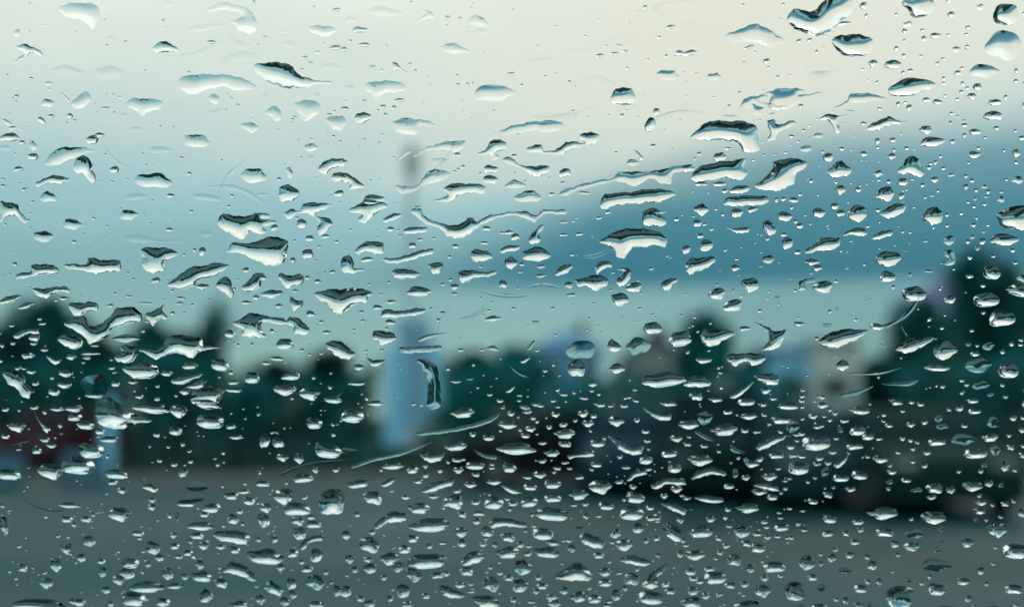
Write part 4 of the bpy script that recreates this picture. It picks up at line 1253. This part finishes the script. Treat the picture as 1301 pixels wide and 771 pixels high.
def place_round(d, r):
    """matrix on the glass and shape for a round drop"""
    u, v = to_glass(d['x'], d['y'])
    u2, v2 = to_glass(d['x'] + 1, d['y'] - 1)
    su, sv = u2 - u, v2 - v
    w, h = d['w'] * su, d['h'] * sv
    asp = w / h
    ia = min(range(4), key=lambda i: abs(math.log(ASPS[i] / asp)))
    tp = TPL[(ia, d['fl'])]
    t = tp[r.randrange(len(tp))]
    fx = -1 if r.random() < 0 else 1
    rot = r.uniform(-0.12, 0.12) if asp > 1.2 else r.uniform(-0.5, 0.5)
    m = Matrix.Translation((u, v, DZ)) @ Matrix.Rotation(rot, 4, 'Z') @ Matrix.Diagonal((w / 2 / ASPS[ia] * fx, h / 2, h / 2, 1))
    return m, t


drng = random.Random(5)
singles = [d for d in items if seen(d['x'], d['y'])][:300]
ids = {id(d) for d in singles}
SV, SF, SS = [], [], []
SN = 0


def to_stuff(V, F, nd, m):
    global SN
    M4 = np.array(m)
    W = np.column_stack([V, np.ones(len(V))]) @ M4.T
    SV.append(W[:, :3])
    SF.extend([tuple(i + SN for i in f) for f in F])
    SS.extend([i < nd for i in range(len(F))])
    SN += len(V)


for d in items:
    if d['kind'] == 'p':
        g = np.array([to_glass(a, b) for a, b in d['pp']])
        c = (g.max(0) + g.min(0)) / 2
        g = g - c
        per = np.linalg.norm(np.roll(g, -1, 0) - g, axis=1).sum()
        cell = max(min(2.0 * (d['a'] * PXM * PXM) / per / 3.2, 0.0011), 0.00022, math.sqrt(d['a'] * PXM * PXM / 700))
        sg = spline(g, max(cell * 0.7, per / 130))
        tt_ = np.arange(len(sg)) / len(sg) * per / PXM       # ragged contact line, in photo pixels along the rim
        ph = [drng.uniform(0, 6.28) for _ in range(4)]
        rg = sum(np.sin(tt_ * 2 * math.pi / round(per / PXM / wl) / wl * round(per / PXM / wl) + p_) * am_ for wl, am_, p_ in ((23, 0.55, ph[0]), (11, 0.4, ph[1]), (6.5, 0.25, ph[2])))
        tg = np.roll(sg, -1, 0) - np.roll(sg, 1, 0)
        ng = np.stack([tg[:, 1], -tg[:, 0]], 1) / np.maximum(np.linalg.norm(tg, axis=1), 1e-9)[:, None]
        sg = sg + ng * (rg * PXM * min(1.0, d['h'] / 14, (2 * d['a'] / (per / PXM) / 7) ** 1.5))[:, None]
        V, F, nd = cap(sg, cell, THETA[d['fl']])
        m = Matrix.Translation((c[0], c[1], DZ))
        t = (V, F, nd, None)
    else:
        m, t = place_round(d, drng)
    if id(d) in ids:
        o = bpy.data.objects.new('raindrop', t[3] or drop_mesh(*t[:3]))
        C.objects.link(o)
        o.matrix_world = PM @ m
        d['o'] = o
    else:
        to_stuff(t[0], t[1], t[2], m)

# ---- labels: the drops with a shape of their own by that shape, the rest by the nearest of those
marks = [d for d in singles if d['nm']]


def region(d):
    v = 'upper' if d['y'] < 257 else 'middle' if d['y'] < 514 else 'lower'
    h = 'left' if d['x'] < 434 else 'centre' if d['x'] < 868 else 'right'
    return f'{v} {h}'


def size_word(d):
    return 'tiny' if d['a'] < 90 else 'small' if d['a'] < 220 else 'mid-sized' if d['a'] < 600 else 'large'


def shape_word(d):
    if d['fl'] == 'f':
        return 'film of water'
    asp = d['w'] / max(d['h'], 1)
    s = 'round' if asp < 1.35 else 'oval' if asp < 2.3 else 'long thin'
    if d['kind'] == 'p' and asp < 2.3:
        s = 'uneven'
    return s + ' raindrop'


CNT = ['', 'second ', 'third ', 'fourth ', 'fifth ', 'sixth ', 'seventh ', 'eighth ', 'ninth ', 'tenth ']
GRP = {}
for d in singles:
    if d['nm']:
        w = d['nm'].split()
        lab = d['nm'] + ('' if len(w) > 6 else f" in the {region(d)} of the glass")
        tag(d['o'], lab, 'raindrop', 'raindrops on the window glass')
        continue
    k = min(marks, key=lambda q: math.hypot(q['x'] - d['x'], (q['y'] - d['y']) * 1.3))
    dx, dy = d['x'] - k['x'], d['y'] - k['y']
    a = math.degrees(math.atan2(-dy, dx)) % 360
    way = ['right of', 'up and right of', 'above', 'up and left of', 'left of', 'down and left of', 'below', 'down and right of'][int(((a + 22.5) % 360) // 45)]
    GRP.setdefault((id(k), way, size_word(d), shape_word(d)), []).append((math.hypot(dx, dy), k, d))
for (_, way, sz, sh), L in GRP.items():
    L.sort(key=lambda q: q[0])
    for i, (_, k, d) in enumerate(L):
        w = k['nm'].split()
        tail = ' '.join(w[:7])
        tag(d['o'], f"{CNT[i]}{sz} {sh} {way} the {tail}", 'raindrop', 'raindrops on the window glass')

# ---- the very small drops in between, and the rest of the window
mr = random.Random(21)


def rand_drop(x, y, w, asp, fl='n'):
    d = dict(x=x, y=y, w=w, h=w / asp, fl=grade(fl, y))
    m, t = place_round(d, mr)
    to_stuff(t[0], t[1], t[2], m)


occ = np.array([(d['x'], d['y'], max(d['w'], d['h']) * 0.5 + 2) for d in items])
n = 0
while n < 760:                       # specks between the larger drops
    x, y = mr.uniform(-5, 1240), 771 * mr.random() ** 0.75
    if not seen(x, y) or (np.hypot(occ[:, 0] - x, (occ[:, 1] - y) * 1.4) < occ[:, 2]).any():
        continue
    rand_drop(x, y, mr.choice([2.2, 2.6, 3, 3, 3.5, 4.5, 6]), mr.uniform(1.0, 2.2), 'm' if y < 200 and mr.random() < 0.5 else 'n')
    n += 1
# flat-lying dashes among the parked cars' reflections, low at the right
n = 0
while n < 120:
    x, y = mr.uniform(560, 1150), mr.uniform(500, 771)
    if not seen(x, y) or (np.hypot(occ[:, 0] - x, (occ[:, 1] - y) * 1.4) < occ[:, 2] + 3).any():
        continue
    rand_drop(x, y, mr.uniform(6, 13), mr.uniform(1.8, 3.0))
    n += 1


def smear(x, y, ln, ang, bow, w):
    """a thin wiped film of water: a bowed stroke"""
    L_, Rr = [], []
    for i in range(9):
        t = i / 8 - 0.5
        px_ = x + math.cos(ang) * t * ln - math.sin(ang) * bow * (0.25 - t * t) * 4
        py_ = y + math.sin(ang) * t * ln + math.cos(ang) * bow * (0.25 - t * t) * 4
        hw = w * (0.35 + 0.65 * math.cos(t * math.pi)) * mr.uniform(0.7, 1.2) * 0.5
        L_.append((px_ - math.sin(ang) * hw, py_ + math.cos(ang) * hw))
        Rr.append((px_ + math.sin(ang) * hw, py_ - math.cos(ang) * hw))
    g_ = np.array([to_glass(a_, b_) for a_, b_ in L_ + Rr[::-1]])
    c_ = g_.mean(0)
    V, F, nd = cap(spline(g_ - c_, 0.0007), 0.0006, 13.0)
    to_stuff(V, F, nd, Matrix.Translation((c_[0], c_[1], DZ)))


for x, y, ln, a_, bow, w in ((600, 392, 50, -0.5, 9, 5), (566, 405, 46, -1.1, -6, 4), (640, 372, 60, 0.1, 4, 6), (690, 366, 42, 0.0, -4, 6), (720, 140, 90, -0.2, 8, 8), (300, 250, 80, 0.3, -10, 7),
                              (560, 200, 60, -0.9, 6, 5), (420, 500, 40, -0.4, 5, 5), (660, 470, 34, 0.6, 3, 4), (1145, 395, 60, -0.7, 8, 7), (1160, 430, 46, 0.8, 5, 5), (1110, 470, 70, -0.1, 4, 5),
                              (60, 640, 60, 0.2, 6, 5), (100, 690, 50, 0.5, -5, 5), (30, 560, 36, -0.3, 4, 5), (860, 150, 70, -0.15, -6, 8), (980, 130, 46, 0.2, 6, 8), (250, 60, 80, -0.3, 8, 8), (150, 200, 50, 0.7, 5, 5), (760, 320, 44, -0.3, 4, 5)):
    smear(x, y, ln, a_, bow, w)
own = [(d['x'], d['y'], d['w'], d['h']) for d in items]
hold = []


def fill(count, test, box_):
    n = tries = 0
    while n < count and tries < count * 30:
        tries += 1
        x, y = mr.uniform(box_[0], box_[1]), mr.uniform(box_[2], box_[3])
        if not test(x, y):
            continue
        big = mr.random()
        if y < 300:
            w = 6 + 60 * big ** 4
        else:
            w = 7 + 38 * big ** 2.5
        asp = mr.uniform(1.1, 2.8) if w > 14 else mr.uniform(1.0, 2.0)
        h = w / asp
        if any(abs(a - x) < (w + c) * 0.5 and abs(b - y) < (h + e) * 0.55 for a, b, c, e in own) or any(abs(a - x) < (w + c) * 0.5 and abs(b - y) < (h + e) * 0.55 for a, b, c, e in hold):
            continue
        hold.append((x, y, w, h))
        rand_drop(x, y, w, asp, 'm' if mr.random() < 0.2 else 'n')
        n += 1


fill(360, lambda x, y: not seen(x, y) and x > 900, (900, 1340, -10, 790))
fill(900, lambda x, y: not (-3 < x < 1304 and -3 < y < 774), (-900, 2200, -450, 1300))
bpy_me = bpy.data.meshes.new('small_raindrop')
bpy_me.from_pydata(np.concatenate(SV).tolist(), [], SF)
bpy_me.materials.append(M_WATER)
bpy_me.polygons.foreach_set('use_smooth', SS)
bpy_me.update()
so = bpy.data.objects.new('small_raindrops', bpy_me)
C.objects.link(so)
so.matrix_world = PM
tag(so, 'countless small raindrops scattered over the glass between the larger ones', None, None, 'stuff')
